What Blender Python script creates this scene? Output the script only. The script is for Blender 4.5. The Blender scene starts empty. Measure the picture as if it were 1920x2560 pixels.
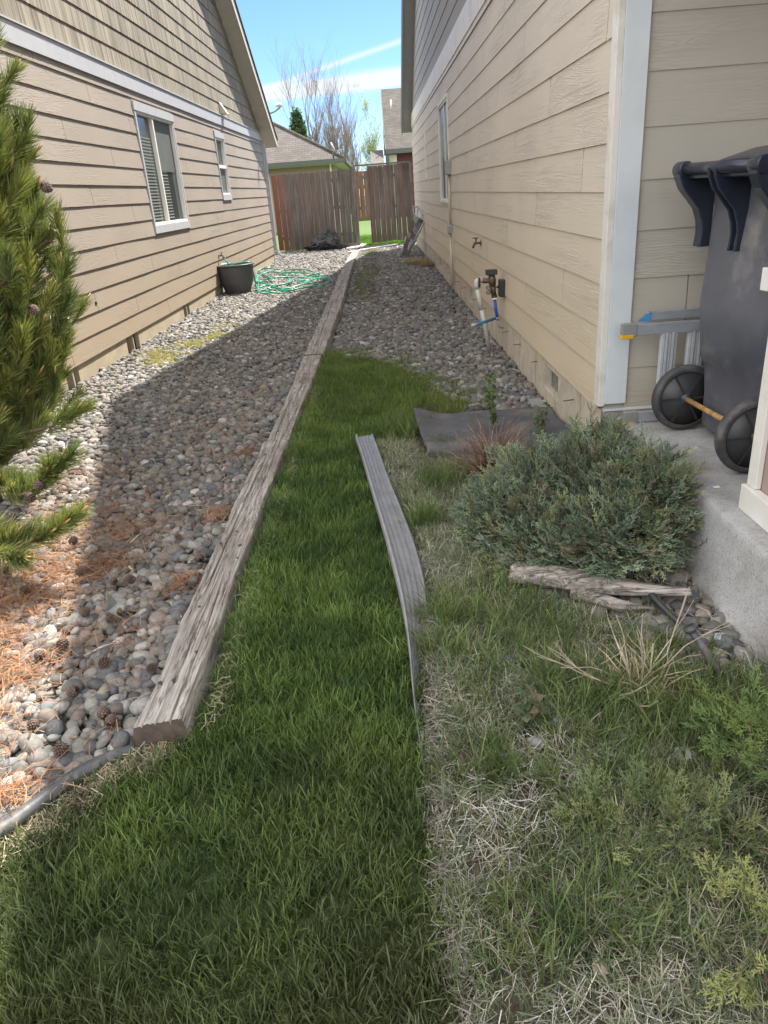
import bpy, bmesh, math, random
import numpy as np
from mathutils import Vector, Matrix, noise
random.seed(7); rng = np.random.default_rng(7)
R = math.radians
scene = bpy.context.scene
COL = scene.collection

# ------------------------------------------------------------------ camera
F = 1824.0; PX, PY_ = 960.0, 1280.0; CH = 1.4      # focal in photo pixels, centre, eye height
def _ray(p): return np.array([p[0]-PX, -(p[1]-PY_), -F])
def _n(v): return v/np.linalg.norm(v)
yv = _n(_ray((933, 478))); zv = -_n(_ray((1266, 5418)))
zv = _n(zv-yv*zv.dot(yv)); xv = np.cross(yv, zv)
RM = np.array([xv, yv, zv]); CP = np.array([0, 0, CH])
cam_d = bpy.data.cameras.new('camera'); cam = bpy.data.objects.new('camera', cam_d); COL.objects.link(cam)
m = Matrix.Identity(4)
for i in range(3):
    for j in range(3): m[i][j] = RM[i][j]
m[2][3] = CH
cam.matrix_world = m
cam_d.sensor_fit = 'VERTICAL'; cam_d.sensor_height = 36; cam_d.lens = 36*F/2560
cam_d.clip_start = 0.05; cam_d.clip_end = 1000
scene.camera = cam
def atz(px, py, z=0.0):
    r = RM@_ray((px, py)); w = CP+r*(z-CH)/r[2]; return Vector(w)
def aty(px, py, y):
    r = RM@_ray((px, py)); return Vector(CP+r*y/r[1])

# ------------------------------------------------------------------ light
CX, CY = 0.36, 0.60                               # shadow run per metre of height
SUN = Vector((CX, CY, 1)).normalized()
el = math.asin(SUN.z); az = math.atan2(CX, CY)
scene.view_settings.view_transform = 'Standard'; scene.view_settings.look = 'None'
scene.view_settings.exposure = 1.7; scene.view_settings.gamma = 1
sd = bpy.data.lights.new('sun', 'SUN'); sd.energy = 4.4; sd.angle = R(0.5); sd.color = (1, .93, .83)
so = bpy.data.objects.new('sun', sd); COL.objects.link(so)
so.rotation_euler = SUN.to_track_quat('Z', 'Y').to_euler(); so.location = SUN*40
W = bpy.data.worlds.new('World'); scene.world = W; W.use_nodes = True
nt = W.node_tree; N = nt.nodes; L = nt.links; N.clear()
out = N.new('ShaderNodeOutputWorld'); bg = N.new('ShaderNodeBackground'); bg.inputs[1].default_value = 0.085
sky = N.new('ShaderNodeTexSky'); sky.sky_type = 'NISHITA'; sky.sun_disc = False
sky.sun_elevation = el; sky.sun_rotation = az; sky.altitude = 1500; sky.air_density = 1.0; sky.dust_density = .1; sky.ozone_density = 2.2
tc = N.new('ShaderNodeTexCoord')
def vm(op, a, b=None):
    n = N.new('ShaderNodeVectorMath'); n.operation = op; L.new(a, n.inputs[0])
    if b is not None: n.inputs[1].default_value = b
    return n
def mm(op, a, b=None, c=None, clamp=False):
    n = N.new('ShaderNodeMath'); n.operation = op; n.use_clamp = clamp
    for i, v in enumerate((a, b, c)):
        if v is None: continue
        if isinstance(v, (int, float)): n.inputs[i].default_value = v
        else: L.new(v, n.inputs[i])
    return n.outputs[0]
D = tc.outputs['Generated']
def cloud_band(a, b, half, soft, amp):
    nrm_ = Vector(a).cross(Vector(b)).normalized()
    if nrm_.z < 0: nrm_ = -nrm_
    s = vm('DOT_PRODUCT', D, nrm_).outputs['Value']
    mp = N.new('ShaderNodeMapping'); mp.inputs['Scale'].default_value = (3, 3, 30); L.new(D, mp.inputs[0])
    nz = N.new('ShaderNodeTexNoise'); nz.inputs['Scale'].default_value = 2.2; nz.inputs['Detail'].default_value = 6
    L.new(mp.outputs[0], nz.inputs[0])
    w = mm('MULTIPLY', mm('SUBTRACT', nz.outputs[0], .5), half*1.5)
    d_ = mm('ABSOLUTE', mm('ADD', s, w))
    v = mm('SUBTRACT', 1.0, mm('DIVIDE', mm('SUBTRACT', d_, half), soft), clamp=True)
    v = mm('SMOOTH_MIN', mm('MULTIPLY', v, v), 1.0, .1)
    return mm('MULTIPLY', v, amp, clamp=True)
c1 = cloud_band((-.123, .986, .112), (.04, .993, .121), .006, .008, .9)
c2 = cloud_band((-.02, .986, .141), (.06, .99, .160), .001, .005, .6)
c3 = cloud_band((-.12, .986, .60), (.5, .8, .66), .03, .12, .5)
cs = mm('ADD', mm('ADD', c1, c2), c3, clamp=True)
# invented bright cloud in the unseen southern sky, added to lift the shade
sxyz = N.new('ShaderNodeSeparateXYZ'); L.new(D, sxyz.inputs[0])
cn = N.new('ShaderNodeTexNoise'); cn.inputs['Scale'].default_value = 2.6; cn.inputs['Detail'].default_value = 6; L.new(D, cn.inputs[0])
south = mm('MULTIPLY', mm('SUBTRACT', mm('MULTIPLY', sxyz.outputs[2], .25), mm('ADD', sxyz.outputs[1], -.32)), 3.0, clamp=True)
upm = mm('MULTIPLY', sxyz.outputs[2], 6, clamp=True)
fill_cloud = mm('MULTIPLY', mm('MULTIPLY', south, upm), mm('MULTIPLY', mm('SUBTRACT', cn.outputs[0], .36), 5, clamp=True))
mx0 = N.new('ShaderNodeMixRGB'); L.new(fill_cloud, mx0.inputs[0]); tint = N.new('ShaderNodeMixRGB'); tint.blend_type = 'MULTIPLY'; tint.inputs[0].default_value = 1; tint.inputs[2].default_value = (.50, .61, .80, 1); L.new(sky.outputs[0], tint.inputs[1])
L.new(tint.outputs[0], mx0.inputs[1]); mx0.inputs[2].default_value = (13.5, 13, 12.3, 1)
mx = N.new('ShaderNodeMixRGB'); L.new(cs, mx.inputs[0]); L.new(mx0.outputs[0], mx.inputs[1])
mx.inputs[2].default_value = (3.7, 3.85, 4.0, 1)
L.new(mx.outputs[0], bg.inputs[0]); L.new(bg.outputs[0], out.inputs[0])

# ------------------------------------------------------------------ materials
MATS = {}
def new_mat(name):
    mt = bpy.data.materials.new(name); mt.use_nodes = True; t = mt.node_tree; t.nodes.clear()
    o = t.nodes.new('ShaderNodeOutputMaterial'); b = t.nodes.new('ShaderNodeBsdfPrincipled'); t.links.new(b.outputs[0], o.inputs[0])
    MATS[name] = mt; return mt, t, b, o
def nd(t, ty, **kw):
    n = t.nodes.new(ty)
    for k, v in kw.items():
        if k in n.inputs: n.inputs[k].default_value = v
        else: setattr(n, k, v)
    return n
def mth(t, op, a, b=None, c=None, clamp=False):
    n = t.nodes.new('ShaderNodeMath'); n.operation = op; n.use_clamp = clamp
    for i, v in enumerate((a, b, c)):
        if v is None: continue
        if isinstance(v, (int, float)): n.inputs[i].default_value = v
        else: t.links.new(v, n.inputs[i])
    return n.outputs[0]
def ramp(t, fac, stops):
    r = t.nodes.new('ShaderNodeValToRGB'); e = r.color_ramp.elements
    while len(e) < len(stops): e.new(.5)
    for i, (p, c) in enumerate(stops): e[i].position = p; e[i].color = (*c, 1)
    t.links.new(fac, r.inputs[0]); return r.outputs[0]
def coords(t, scale=(1, 1, 1), attr=None):
    tc = t.nodes.new('ShaderNodeTexCoord'); v = tc.outputs['Object']
    if attr:
        a = nd(t, 'ShaderNodeAttribute'); a.attribute_name = attr
        s = nd(t, 'ShaderNodeVectorMath', operation='ADD'); t.links.new(v, s.inputs[0]); t.links.new(a.outputs['Vector'], s.inputs[1]); v = s.outputs[0]
    mp = t.nodes.new('ShaderNodeMapping'); mp.inputs['Scale'].default_value = scale; t.links.new(v, mp.inputs[0]); return mp.outputs[0]
def nz(t, vec, scale, detail=4, rough=.55, dist=0):
    n = nd(t, 'ShaderNodeTexNoise'); n.inputs['Scale'].default_value = scale; n.inputs['Detail'].default_value = detail
    n.inputs['Roughness'].default_value = rough; n.inputs['Distortion'].default_value = dist; t.links.new(vec, n.inputs[0]); return n.outputs[0]
def bump(t, b, h, strength, dist=.01):
    bp = nd(t, 'ShaderNodeBump'); bp.inputs['Strength'].default_value = strength; bp.inputs['Distance'].default_value = dist
    t.links.new(h, bp.inputs['Height']); t.links.new(bp.outputs[0], b.inputs['Normal'])
def mat_simple(name, c, rough=.6, metal=0, var=.12, scale=8, bmp=0, bscale=60, dirt=None, dscale=3):
    mt, t, b, o = new_mat(name)
    v = coords(t); f = nz(t, v, scale)
    lo = tuple(max(0, x*(1-var)) for x in c); hi = tuple(min(1, x*(1+var)) for x in c)
    col = ramp(t, f, [(.3, lo), (.7, hi)])
    if dirt:
        g = nz(t, v, dscale, 8, .65); fac = ramp(t, g, [(.5, (0, 0, 0)), (.66, (1, 1, 1))])
        mxn = nd(t, 'ShaderNodeMixRGB'); t.links.new(fac, mxn.inputs[0]); t.links.new(col, mxn.inputs[1]); mxn.inputs[2].default_value = (*dirt, 1); col = mxn.outputs[0]
    t.links.new(col, b.inputs['Base Color']); b.inputs['Roughness'].default_value = rough; b.inputs['Metallic'].default_value = metal
    if bmp: bump(t, b, nz(t, v, bscale, 5), bmp, .004)
    return mt
def mat_siding(name, c, lo_tint, along=1, grain=.5):
    mt, t, b, o = new_mat(name)
    sc = (1, 1, 1)
    s = [1.0, 1.0, 15.0]; s[along] = 1.0; s[1-along] = 15.0
    v = coords(t, tuple(s), 'rnd')
    f = nz(t, v, 1.1, 2, .5, .3)
    lines = mth(t, 'SINE', mth(t, 'MULTIPLY', f, 135))
    lines = mth(t, 'POWER', mth(t, 'MULTIPLY_ADD', lines, .5, .5), 3)
    mask = nz(t, coords(t, tuple(.7 if i == along else 2 for i in range(3)), 'rnd'), 1.3, 2)
    mask = mth(t, 'MULTIPLY', mth(t, 'SUBTRACT', mask, .38, clamp=True), 4, clamp=True)
    fine = nz(t, coords(t, tuple(6 if i == along else 160 for i in range(3)), 'rnd'), 1, 3)
    h = mth(t, 'ADD', mth(t, 'MULTIPLY', lines, mask), mth(t, 'MULTIPLY', fine, .6))
    bump(t, b, h, grain, .0022)
    big = nz(t, coords(t), .9, 5); a = nd(t, 'ShaderNodeAttribute'); a.attribute_name = 'rnd'
    k = mth(t, 'ADD', big, mth(t, 'MULTIPLY', mth(t, 'FRACT', a.outputs['Fac']), .12))
    col = ramp(t, k, [(.3, tuple(x*.93 for x in c)), (.75, tuple(x*1.05 for x in c))])
    # splash dirt on the lowest boards
    sp = nd(t, 'ShaderNodeSeparateXYZ'); t.links.new(coords(t), sp.inputs[0])
    g = mth(t, 'MULTIPLY', mth(t, 'SUBTRACT', 1.25, sp.outputs[2], clamp=True), mth(t, 'ADD', nz(t, coords(t, (2, 2, 1)), 2, 5), .35))
    mxn = nd(t, 'ShaderNodeMixRGB'); mxn.inputs[2].default_value = (*lo_tint, 1)
    t.links.new(mth(t, 'MULTIPLY', g, .9, clamp=True), mxn.inputs[0]); t.links.new(col, mxn.inputs[1])
    dk = nd(t, 'ShaderNodeMixRGB', blend_type='MULTIPLY'); dk.inputs[0].default_value = 1
    t.links.new(mxn.outputs[0], dk.inputs[1]); t.links.new(ramp(t, mth(t, 'MULTIPLY', lines, mask), [(0, (1, 1, 1)), (1, (.93, .93, .93))]), dk.inputs[2])
    t.links.new(dk.outputs[0], b.inputs['Base Color']); b.inputs['Roughness'].default_value = .55
    return mt
def mat_shingle(name, lo, hi, grain=.6, along=1):
    mt, t, b, o = new_mat(name)
    v = coords(t, tuple(26 if i == along else 1.0 for i in range(3)), 'rnd')
    f = nz(t, v, 1, 4, .7)
    f2 = nz(t, coords(t, tuple(9 if i == along else .8 for i in range(3)), 'rnd'), 1, 3)
    k = mth(t, 'ADD', mth(t, 'MULTIPLY', f, .75), mth(t, 'MULTIPLY', f2, .25))
    t.links.new(ramp(t, k, [(.36, lo), (.62, hi)]), b.inputs['Base Color']); b.inputs['Roughness'].default_value = .75
    bump(t, b, f, grain, .006); return mt
def mat_attr(name, rough=.7, var=.25, vs=30, trans=0, spec=.3, bmp=0, bs=120):
    """colour comes from the per-piece attribute 'col' of a scattered mesh"""
    mt, t, b, o = new_mat(name)
    a = nd(t, 'ShaderNodeAttribute'); a.attribute_name = 'col'
    f = nz(t, coords(t), vs, 5, .65)
    m_ = nd(t, 'ShaderNodeMixRGB', blend_type='MULTIPLY'); m_.inputs[0].default_value = 1
    t.links.new(a.outputs['Color'], m_.inputs[1]); t.links.new(ramp(t, f, [(.3, (1-var,)*3), (.7, (1+var,)*3)]), m_.inputs[2])
    t.links.new(m_.outputs[0], b.inputs['Base Color']); b.inputs['Roughness'].default_value = rough
    b.inputs['Specular IOR Level'].default_value = spec
    if bmp: bump(t, b, nz(t, coords(t), bs, 4), bmp, .002)
    if trans:
        tr = nd(t, 'ShaderNodeBsdfTranslucent'); mixs = nd(t, 'ShaderNodeMixShader'); mixs.inputs[0].default_value = trans
        hs = nd(t, 'ShaderNodeMixRGB', blend_type='MULTIPLY'); hs.inputs[0].default_value = 1; hs.inputs[2].default_value = (1.1, 1.25, .8, 1)
        t.links.new(m_.outputs[0], hs.inputs[1]); t.links.new(hs.outputs[0], tr.inputs[0])
        t.links.new(b.outputs[0], mixs.inputs[1]); t.links.new(tr.outputs[0], mixs.inputs[2]); t.links.new(mixs.outputs[0], o.inputs[0])
    return mt
def mat_wood(name, lo, mid, hi, axis=2, red=None, bmp=.5, scl=1.0, crack=0):
    mt, t, b, o = new_mat(name)
    v = coords(t, tuple(1.2*scl if i == axis else 30*scl for i in range(3)), 'rnd')
    f = nz(t, v, 1, 6, .65, .4); g = nz(t, coords(t, (1, 1, 1), 'rnd'), 1.3, 4)
    k = mth(t, 'ADD', mth(t, 'MULTIPLY', f, .7), mth(t, 'MULTIPLY', g, .3))
    col = ramp(t, k, [(.34, lo), (.5, mid), (.66, hi)])
    if crack:
        cv = coords(t, tuple(2.6 if i == axis else 42 for i in range(3)), 'rnd'); cn_ = nz(t, cv, 1, 5, .6, .6)
        ck_ = mth(t, 'ABSOLUTE', mth(t, 'SUBTRACT', cn_, .5)); lin = ramp(t, ck_, [(.0, (.22, .2, .19)), (.022, (1, 1, 1))])
        pat = ramp(t, nz(t, coords(t, (1, 1, 1), 'rnd'), 5, 5, .6), [(.35, (.72, .68, .63)), (.62, (1.08, 1.07, 1.05))])
        for fac_, src in ((crack, lin), (.8, pat)):
            mq = nd(t, 'ShaderNodeMixRGB', blend_type='MULTIPLY'); mq.inputs[0].default_value = fac_; t.links.new(col, mq.inputs[1]); t.links.new(src, mq.inputs[2]); col = mq.outputs[0]
        f = mth(t, 'ADD', f, mth(t, 'MULTIPLY', mth(t, 'MINIMUM', ck_, .03), 12))
    if red:
        a = nd(t, 'ShaderNodeAttribute'); a.attribute_name = 'red'
        mxn = nd(t, 'ShaderNodeMixRGB'); mxn.inputs[2].default_value = (*red, 1)
        t.links.new(mth(t, 'MULTIPLY', a.outputs['Fac'], mth(t, 'ADD', f, .35), clamp=True), mxn.inputs[0]); t.links.new(col, mxn.inputs[1]); col = mxn.outputs[0]
    t.links.new(col, b.inputs['Base Color']); b.inputs['Roughness'].default_value = .85
    bump(t, b, f, bmp, .006); return mt
def mat_roof(name, c1, c2, ax='Y'):
    mt, t, b, o = new_mat(name)
    br = nd(t, 'ShaderNodeTexBrick'); mp = nd(t, 'ShaderNodeMapping'); tcn = nd(t, 'ShaderNodeTexCoord')
    cb = nd(t, 'ShaderNodeCombineXYZ'); sp = nd(t, 'ShaderNodeSeparateXYZ'); t.links.new(tcn.outputs['Object'], sp.inputs[0])
    t.links.new(sp.outputs['X' if ax == 'Y' else 'Y'], cb.inputs[0]); t.links.new(sp.outputs[2], cb.inputs[1])
    t.links.new(cb.outputs[0], br.inputs[0])
    br.inputs['Scale'].default_value = 1; br.inputs['Brick Width'].default_value = .28; br.inputs['Row Height'].default_value = .085
    br.inputs['Mortar Size'].default_value = .008; br.inputs['Color1'].default_value = (*c1, 1); br.inputs['Color2'].default_value = (*c2, 1)
    br.inputs['Mortar'].default_value = (*[x*.5 for x in c1], 1); br.inputs['Bias'].default_value = 0
    f = nz(t, coords(t), 1.2, 6)
    m_ = nd(t, 'ShaderNodeMixRGB', blend_type='MULTIPLY'); m_.inputs[0].default_value = 1
    t.links.new(br.outputs[0], m_.inputs[1]); t.links.new(ramp(t, f, [(.3, (.8,)*3), (.7, (1.15,)*3)]), m_.inputs[2])
    t.links.new(m_.outputs[0], b.inputs['Base Color']); b.inputs['Roughness'].default_value = .95; return mt

M_sideL = mat_siding('tan_lap_siding', (.30, .262, .222), (.30, .24, .17), 1, .6)
M_sideR = mat_siding('beige_lap_siding', (.60, .535, .44), (.62, .51, .34), 1, .75)
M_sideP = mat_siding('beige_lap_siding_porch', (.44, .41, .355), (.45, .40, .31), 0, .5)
M_shinL = mat_shingle('grooved_shingle_tan', (.075, .066, .048), (.33, .30, .24), 1.)
M_shinR = mat_shingle('grooved_shingle_grey', (.26, .255, .25), (.34, .335, .325), .4)
M_trimL = mat_simple('grey_white_trim', (.40, .41, .44), .5, var=.05, bmp=.25, bscale=40)
M_trimR = mat_simple('cream_trim', (.70, .68, .63), .5, var=.05, bmp=.25, bscale=40, dirt=(.58, .54, .46), dscale=5)
M_trimG = mat_simple('pale_blue_grey_trim', (.60, .64, .66), .5, var=.05, bmp=.3, bscale=35)
M_soffL = mat_simple('cream_soffit', (.50, .48, .42), .6, var=.04)
M_soffR = mat_simple('grey_soffit', (.30, .31, .31), .7, var=.05)
M_conc = mat_simple('foundation_concrete', (.34, .295, .22), .9, var=.12, scale=4, bmp=.5, bscale=35, dirt=(.33, .26, .17), dscale=7)
M_concR = mat_simple('pale_foundation_concrete', (.52, .46, .37), .9, var=.1, scale=5, bmp=.4, bscale=40, dirt=(.42, .36, .27), dscale=9)
M_slab, t, b, o = new_mat('broom_finished_concrete'); v = coords(t)
k1 = nz(t, v, 3, 8, .65); k2 = nz(t, v, 170, 3, .6); k3 = nz(t, coords(t, (45, 260, 60)), 1, 3, .6)
c_ = ramp(t, k1, [(.34, (.27, .25, .225)), (.5, (.40, .395, .385)), (.68, (.50, .50, .51))])
for src, st in ((ramp(t, k2, [(.34, (.55, .54, .53)), (.44, (1, 1, 1))]), 1), (ramp(t, k3, [(.36, (.6, .6, .6)), (.45, (1, 1, 1))]), .7)):
    mq = nd(t, 'ShaderNodeMixRGB', blend_type='MULTIPLY'); mq.inputs[0].default_value = st; t.links.new(c_, mq.inputs[1]); t.links.new(src, mq.inputs[2]); c_ = mq.outputs[0]
t.links.new(c_, b.inputs['Base Color']); b.inputs['Roughness'].default_value = .92
bump(t, b, mth(t, 'ADD', k3, mth(t, 'ADD', k2, mth(t, 'MULTIPLY', nz(t, v, 22, 6, .7), 2))), .7, .005)
M_glass, t, b, o = new_mat('window_glass'); b.inputs['Base Color'].default_value = (.03, .04, .04, 1); b.inputs['Roughness'].default_value = .08
t.links.new(nz(t, coords(t), 2), b.inputs['Coat Weight']) if False else None
M_screen = mat_simple('insect_screen', (.10, .115, .11), .5, var=.12, scale=3)
M_blind = mat_simple('window_blind', (.16, .19, .17), .6, var=.05)
M_vinyl = mat_simple('white_vinyl', (.72, .72, .70), .4, var=.03)
M_metal = mat_simple('aluminium', (.62, .64, .66), .35, .35, var=.08, scale=20)
M_alu_d = mat_simple('dull_aluminium', (.36, .38, .41), .45, .4, var=.12, scale=20)
M_galv = mat_simple('grey_painted_metal', (.30, .31, .30), .5, .3)
M_brass = mat_simple('tarnished_brass', (.16, .11, .08), .5, .6, var=.4, scale=60)
M_black = mat_simple('black_plastic', (.035, .036, .038), .42, var=.3, scale=6, bmp=.1)
M_edge = mat_simple('black_edging_plastic', (.07, .072, .078), .42, var=.25, scale=14, bmp=.15, dirt=(.16, .145, .125), dscale=16)
M_strip = mat_simple('weathered_grey_plastic', (.23, .235, .25), .36, var=.15, scale=12, bmp=.08, dirt=(.30, .28, .25), dscale=22)
M_mat = mat_simple('black_rubber_sheet', (.075, .075, .08), .75, var=.2, scale=9, bmp=.3, dirt=(.13, .12, .105), dscale=7)
M_bin = mat_simple('scuffed_navy_plastic', (.10, .105, .125), .36, var=.25, scale=3, bmp=.15, bscale=120, dirt=(.235, .225, .22), dscale=2.6)
M_bind = mat_simple('dark_navy_plastic', (.022, .027, .042), .25, var=.12, scale=5)
M_tyre = mat_simple('black_wheel_rubber', (.05, .052, .055), .6, var=.3, scale=14, bmp=.2, dirt=(.12, .11, .10), dscale=11)
M_axle = mat_simple('worn_orange_axle', (.50, .30, .12), .5, .2, var=.35, scale=30)
M_blue = mat_simple('blue_plastic', (.02, .12, .55), .35, var=.06)
M_blue2 = mat_simple('pale_blue_pipe', (.04, .20, .42), .35, var=.06)
M_pvc = mat_simple('grey_white_pvc', (.56, .54, .50), .45, var=.06, scale=12)
M_pipe = mat_simple('beige_conduit', (.55, .49, .40), .45, var=.05)
M_yel = mat_simple('yellow_plastic', (.65, .38, .03), .45, var=.1)
M_pot = mat_simple('charcoal_pot', (.075, .075, .08), .45, var=.12)
M_hose = mat_simple('green_hose', (.025, .27, .17), .35, var=.15, scale=10)
M_bag = mat_simple('black_bag_film', (.028, .028, .032), .5, var=.3)
M_rail = mat_wood('grey_rail_wood', (.09, .07, .06), (.16, .13, .11), (.24, .2, .17), 0)
M_fence = mat_wood('weathered_fence_wood', (.052, .044, .040), (.108, .094, .084), (.185, .168, .152), 2, red=(.16, .065, .035))
M_fencer = mat_wood('orange_fence_wood', (.09, .048, .032), (.14, .078, .05), (.19, .12, .085), 2)
M_tie = mat_wood('weathered_timber', (.15, .135, .118), (.33, .305, .28), (.50, .475, .445), 1, bmp=1., scl=2.8, crack=.85)
M_end = mat_simple('dark_cut_end', (.085, .062, .05), .9, var=.3, scale=30, bmp=.5)
M_log = mat_wood('driftwood', (.09, .075, .07), (.29, .26, .24), (.50, .47, .45), 0, bmp=1., scl=2.5, crack=.8)
M_bark = mat_simple('grey_brown_bark', (.16, .115, .085), .9, var=.35, scale=30, bmp=.8, bscale=60)
M_farbark = mat_simple('pale_bark', (.22, .185, .16), .9, var=.25, scale=3)
M_roofN = mat_roof('brown_grey_shingles', (.075, .066, .061), (.11, .098, .091))
M_roofH = mat_roof('grey_shingles', (.085, .079, .074), (.12, .112, .105))
M_stucco = mat_simple('tan_stucco', (.31, .235, .21), .85, var=.06)
M_redwall = mat_simple('dark_red_siding', (.10, .028, .03), .7, var=.1)
M_dark = mat_simple('dark_green_grey_fascia', (.07, .085, .08), .6, var=.1)
M_white = mat_simple('white_paint', (.75, .75, .74), .5, var=.04)
M_grass = mat_attr('grass_blades', .55, .2, 3, trans=.35, spec=.35)
M_needle = mat_attr('pine_needles', .4, .2, 6, trans=.15, spec=.5)
M_jun = mat_attr('juniper_scale_leaves', .6, .2, 8, trans=.12, spec=.25)
M_dry = mat_attr('dry_stems', .8, .25, 20, trans=.1, spec=.15)
M_stone = mat_attr('river_rock', .72, .28, 70, spec=.3, bmp=.25, bs=260)
M_cone = mat_attr('pine_cone_scales', .8, .3, 60, spec=.2)

def ground_mat(name, stops, scale=6, bs=60, bm=.8, rough=.95):
    mt, t, b, o = new_mat(name); v = coords(t)
    k = mth(t, 'ADD', mth(t, 'MULTIPLY', nz(t, v, scale, 8, .65), .6), mth(t, 'MULTIPLY', nz(t, v, scale*9, 6, .6), .4))
    t.links.new(ramp(t, k, stops), b.inputs['Base Color']); b.inputs['Roughness'].default_value = rough
    bump(t, b, nz(t, v, bs, 6, .7), bm, .012); return mt
M_soil = ground_mat('dark_soil', [(.35, (.05, .038, .027)), (.5, (.10, .078, .056)), (.65, (.18, .145, .11))], 5)
M_under = ground_mat('gravel_fines', [(.35, (.05, .045, .04)), (.6, (.13, .115, .10))], 14)
M_lawnb = ground_mat('lawn_soil', [(.35, (.03, .045, .012)), (.6, (.07, .09, .03))], 9)
M_far = ground_mat('sunny_back_lawn', [(.3, (.045, .085, .012)), (.7, (.075, .13, .02))], 5)

# ------------------------------------------------------------------ object helpers
def props(o, label=None, cat=None, group=None, kind=None):
    if label: o['label'] = label
    if cat: o['category'] = cat
    if group: o['group'] = group
    if kind: o['kind'] = kind
    return o
def empty(name, loc=(0, 0, 0), label=None, cat=None, group=None):
    o = bpy.data.objects.new(name, None); COL.objects.link(o); o.location = loc; o.empty_display_size = .1
    return props(o, label, cat, group)
def mkobj(name, me, mat, parent=None, world=True):
    me.materials.append(mat); o = bpy.data.objects.new(name, me); COL.objects.link(o)
    if parent is not None:
        o.parent = parent
        if world:
            q = parent; off = Vector((0, 0, 0))
            while q is not None: off += Vector(q.location); q = q.parent
            o.location = -off
    return o
def npmesh(name, V, Fc, cols=None, smooth=False, attrs=None):
    me = bpy.data.meshes.new(name); V = np.asarray(V, np.float32); Fc = np.asarray(Fc, np.int32)
    me.vertices.add(len(V)); me.vertices.foreach_set('co', V.ravel())
    k = Fc.shape[1]; me.loops.add(Fc.size); me.polygons.add(len(Fc))
    me.polygons.foreach_set('loop_start', np.arange(0, Fc.size, k, dtype=np.int32)); me.loops.foreach_set('vertex_index', Fc.ravel())
    me.polygons.foreach_set('use_smooth', np.full(len(Fc), smooth))
    if cols is not None:
        a = me.attributes.new('col', 'FLOAT_COLOR', 'POINT'); c4 = np.ones((len(V), 4), np.float32); c4[:, :3] = cols; a.data.foreach_set('color', c4.ravel())
    me.update(calc_edges=True); return me
class MB:
    def __init__(s): s.v = []; s.f = []; s.a = []; s.red = []; s.sm = []
    def add(s, vs, fs, rnd=None, red=0., sm=False):
        k = len(s.v); r = rnd if rnd is not None else (0, 0, 0)
        s.v += [tuple(x) for x in vs]; s.f += [tuple(i+k for i in f) for f in fs]; s.a += [r]*len(vs); s.red += [red]*len(vs); s.sm += [sm]*len(fs)
    def hexa(s, p, **k):   # 8 points: bottom 4 ccw, top 4 ccw
        s.add(p, [(0, 3, 2, 1), (4, 5, 6, 7), (0, 1, 5, 4), (1, 2, 6, 5), (2, 3, 7, 6), (3, 0, 4, 7)], **k)
    def box(s, x0, x1, y0, y1, z0, z1, **k):
        s.hexa([(x0, y0, z0), (x1, y0, z0), (x1, y1, z0), (x0, y1, z0), (x0, y0, z1), (x1, y0, z1), (x1, y1, z1), (x0, y1, z1)], **k)
    def tube(s, pts, rad, n=10, cap=True, **k):
        pts = [Vector(p) for p in pts]; rs = rad if isinstance(rad, (list, tuple)) else [rad]*len(pts)
        vs = []; fs = []; up = Vector((0, 0, 1)); pu = None
        for i, p in enumerate(pts):
            tg = (pts[min(i+1, len(pts)-1)]-pts[max(i-1, 0)]).normalized()
            if pu is None:
                u = tg.cross(up if abs(tg.z) < .95 else Vector((1, 0, 0))).normalized()
            else:
                u = (pu-tg*pu.dot(tg)).normalized()
            pu = u; w = tg.cross(u)
            for j in range(n):
                a = 2*math.pi*j/n; vs.append(p+(u*math.cos(a)+w*math.sin(a))*rs[i])
        for i in range(len(pts)-1):
            for j in range(n): fs.append((i*n+j, i*n+(j+1) % n, (i+1)*n+(j+1) % n, (i+1)*n+j))
        if cap: fs.append(tuple(range(n))[::-1]); fs.append(tuple((len(pts)-1)*n+j for j in range(n)))
        s.add(vs, fs, sm=n > 5, **k)
    def loft(s, rings, cap=True, sm=True, **k):
        n = len(rings[0]); vs = [p for r in rings for p in r]; fs = []
        for i in range(len(rings)-1):
            for j in range(n): fs.append((i*n+j, i*n+(j+1) % n, (i+1)*n+(j+1) % n, (i+1)*n+j))
        if cap: fs.append(tuple(range(n))[::-1]); fs.append(tuple((len(rings)-1)*n+j for j in range(n)))
        s.add(vs, fs, sm=sm, **k)
    def prism(s, poly, off, **k):
        n = len(poly); off = Vector(off); vs = [Vector(p) for p in poly]+[Vector(p)+off for p in poly]
        s.add(vs, [tuple(range(n)), tuple(range(2*n-1, n-1, -1))]+[(i, i+n, (i+1) % n+n, (i+1) % n) for i in range(n)], **k)
    def build(s, name, mat, parent=None, bevel=0, fix=True):
        me = bpy.data.meshes.new(name); me.from_pydata(s.v, [], s.f)
        a = me.attributes.new('rnd', 'FLOAT_VECTOR', 'POINT'); a.data.foreach_set('vector', np.array(s.a, np.float32).ravel())
        a = me.attributes.new('red', 'FLOAT', 'POINT'); a.data.foreach_set('value', np.array(s.red, np.float32))
        me.polygons.foreach_set('use_smooth', s.sm)
        if fix:
            bm = bmesh.new(); bm.from_mesh(me); bmesh.ops.recalc_face_normals(bm, faces=bm.faces); bm.to_mesh(me); bm.free()
        o = mkobj(name, me, mat, parent)
        if bevel:
            mo = o.modifiers.new('bevel', 'BEVEL'); mo.width = bevel; mo.segments = 2; mo.limit_method = 'ANGLE'
        return o
def rr(): return (random.uniform(0, 50), random.uniform(0, 50), random.uniform(0, 50))

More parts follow.
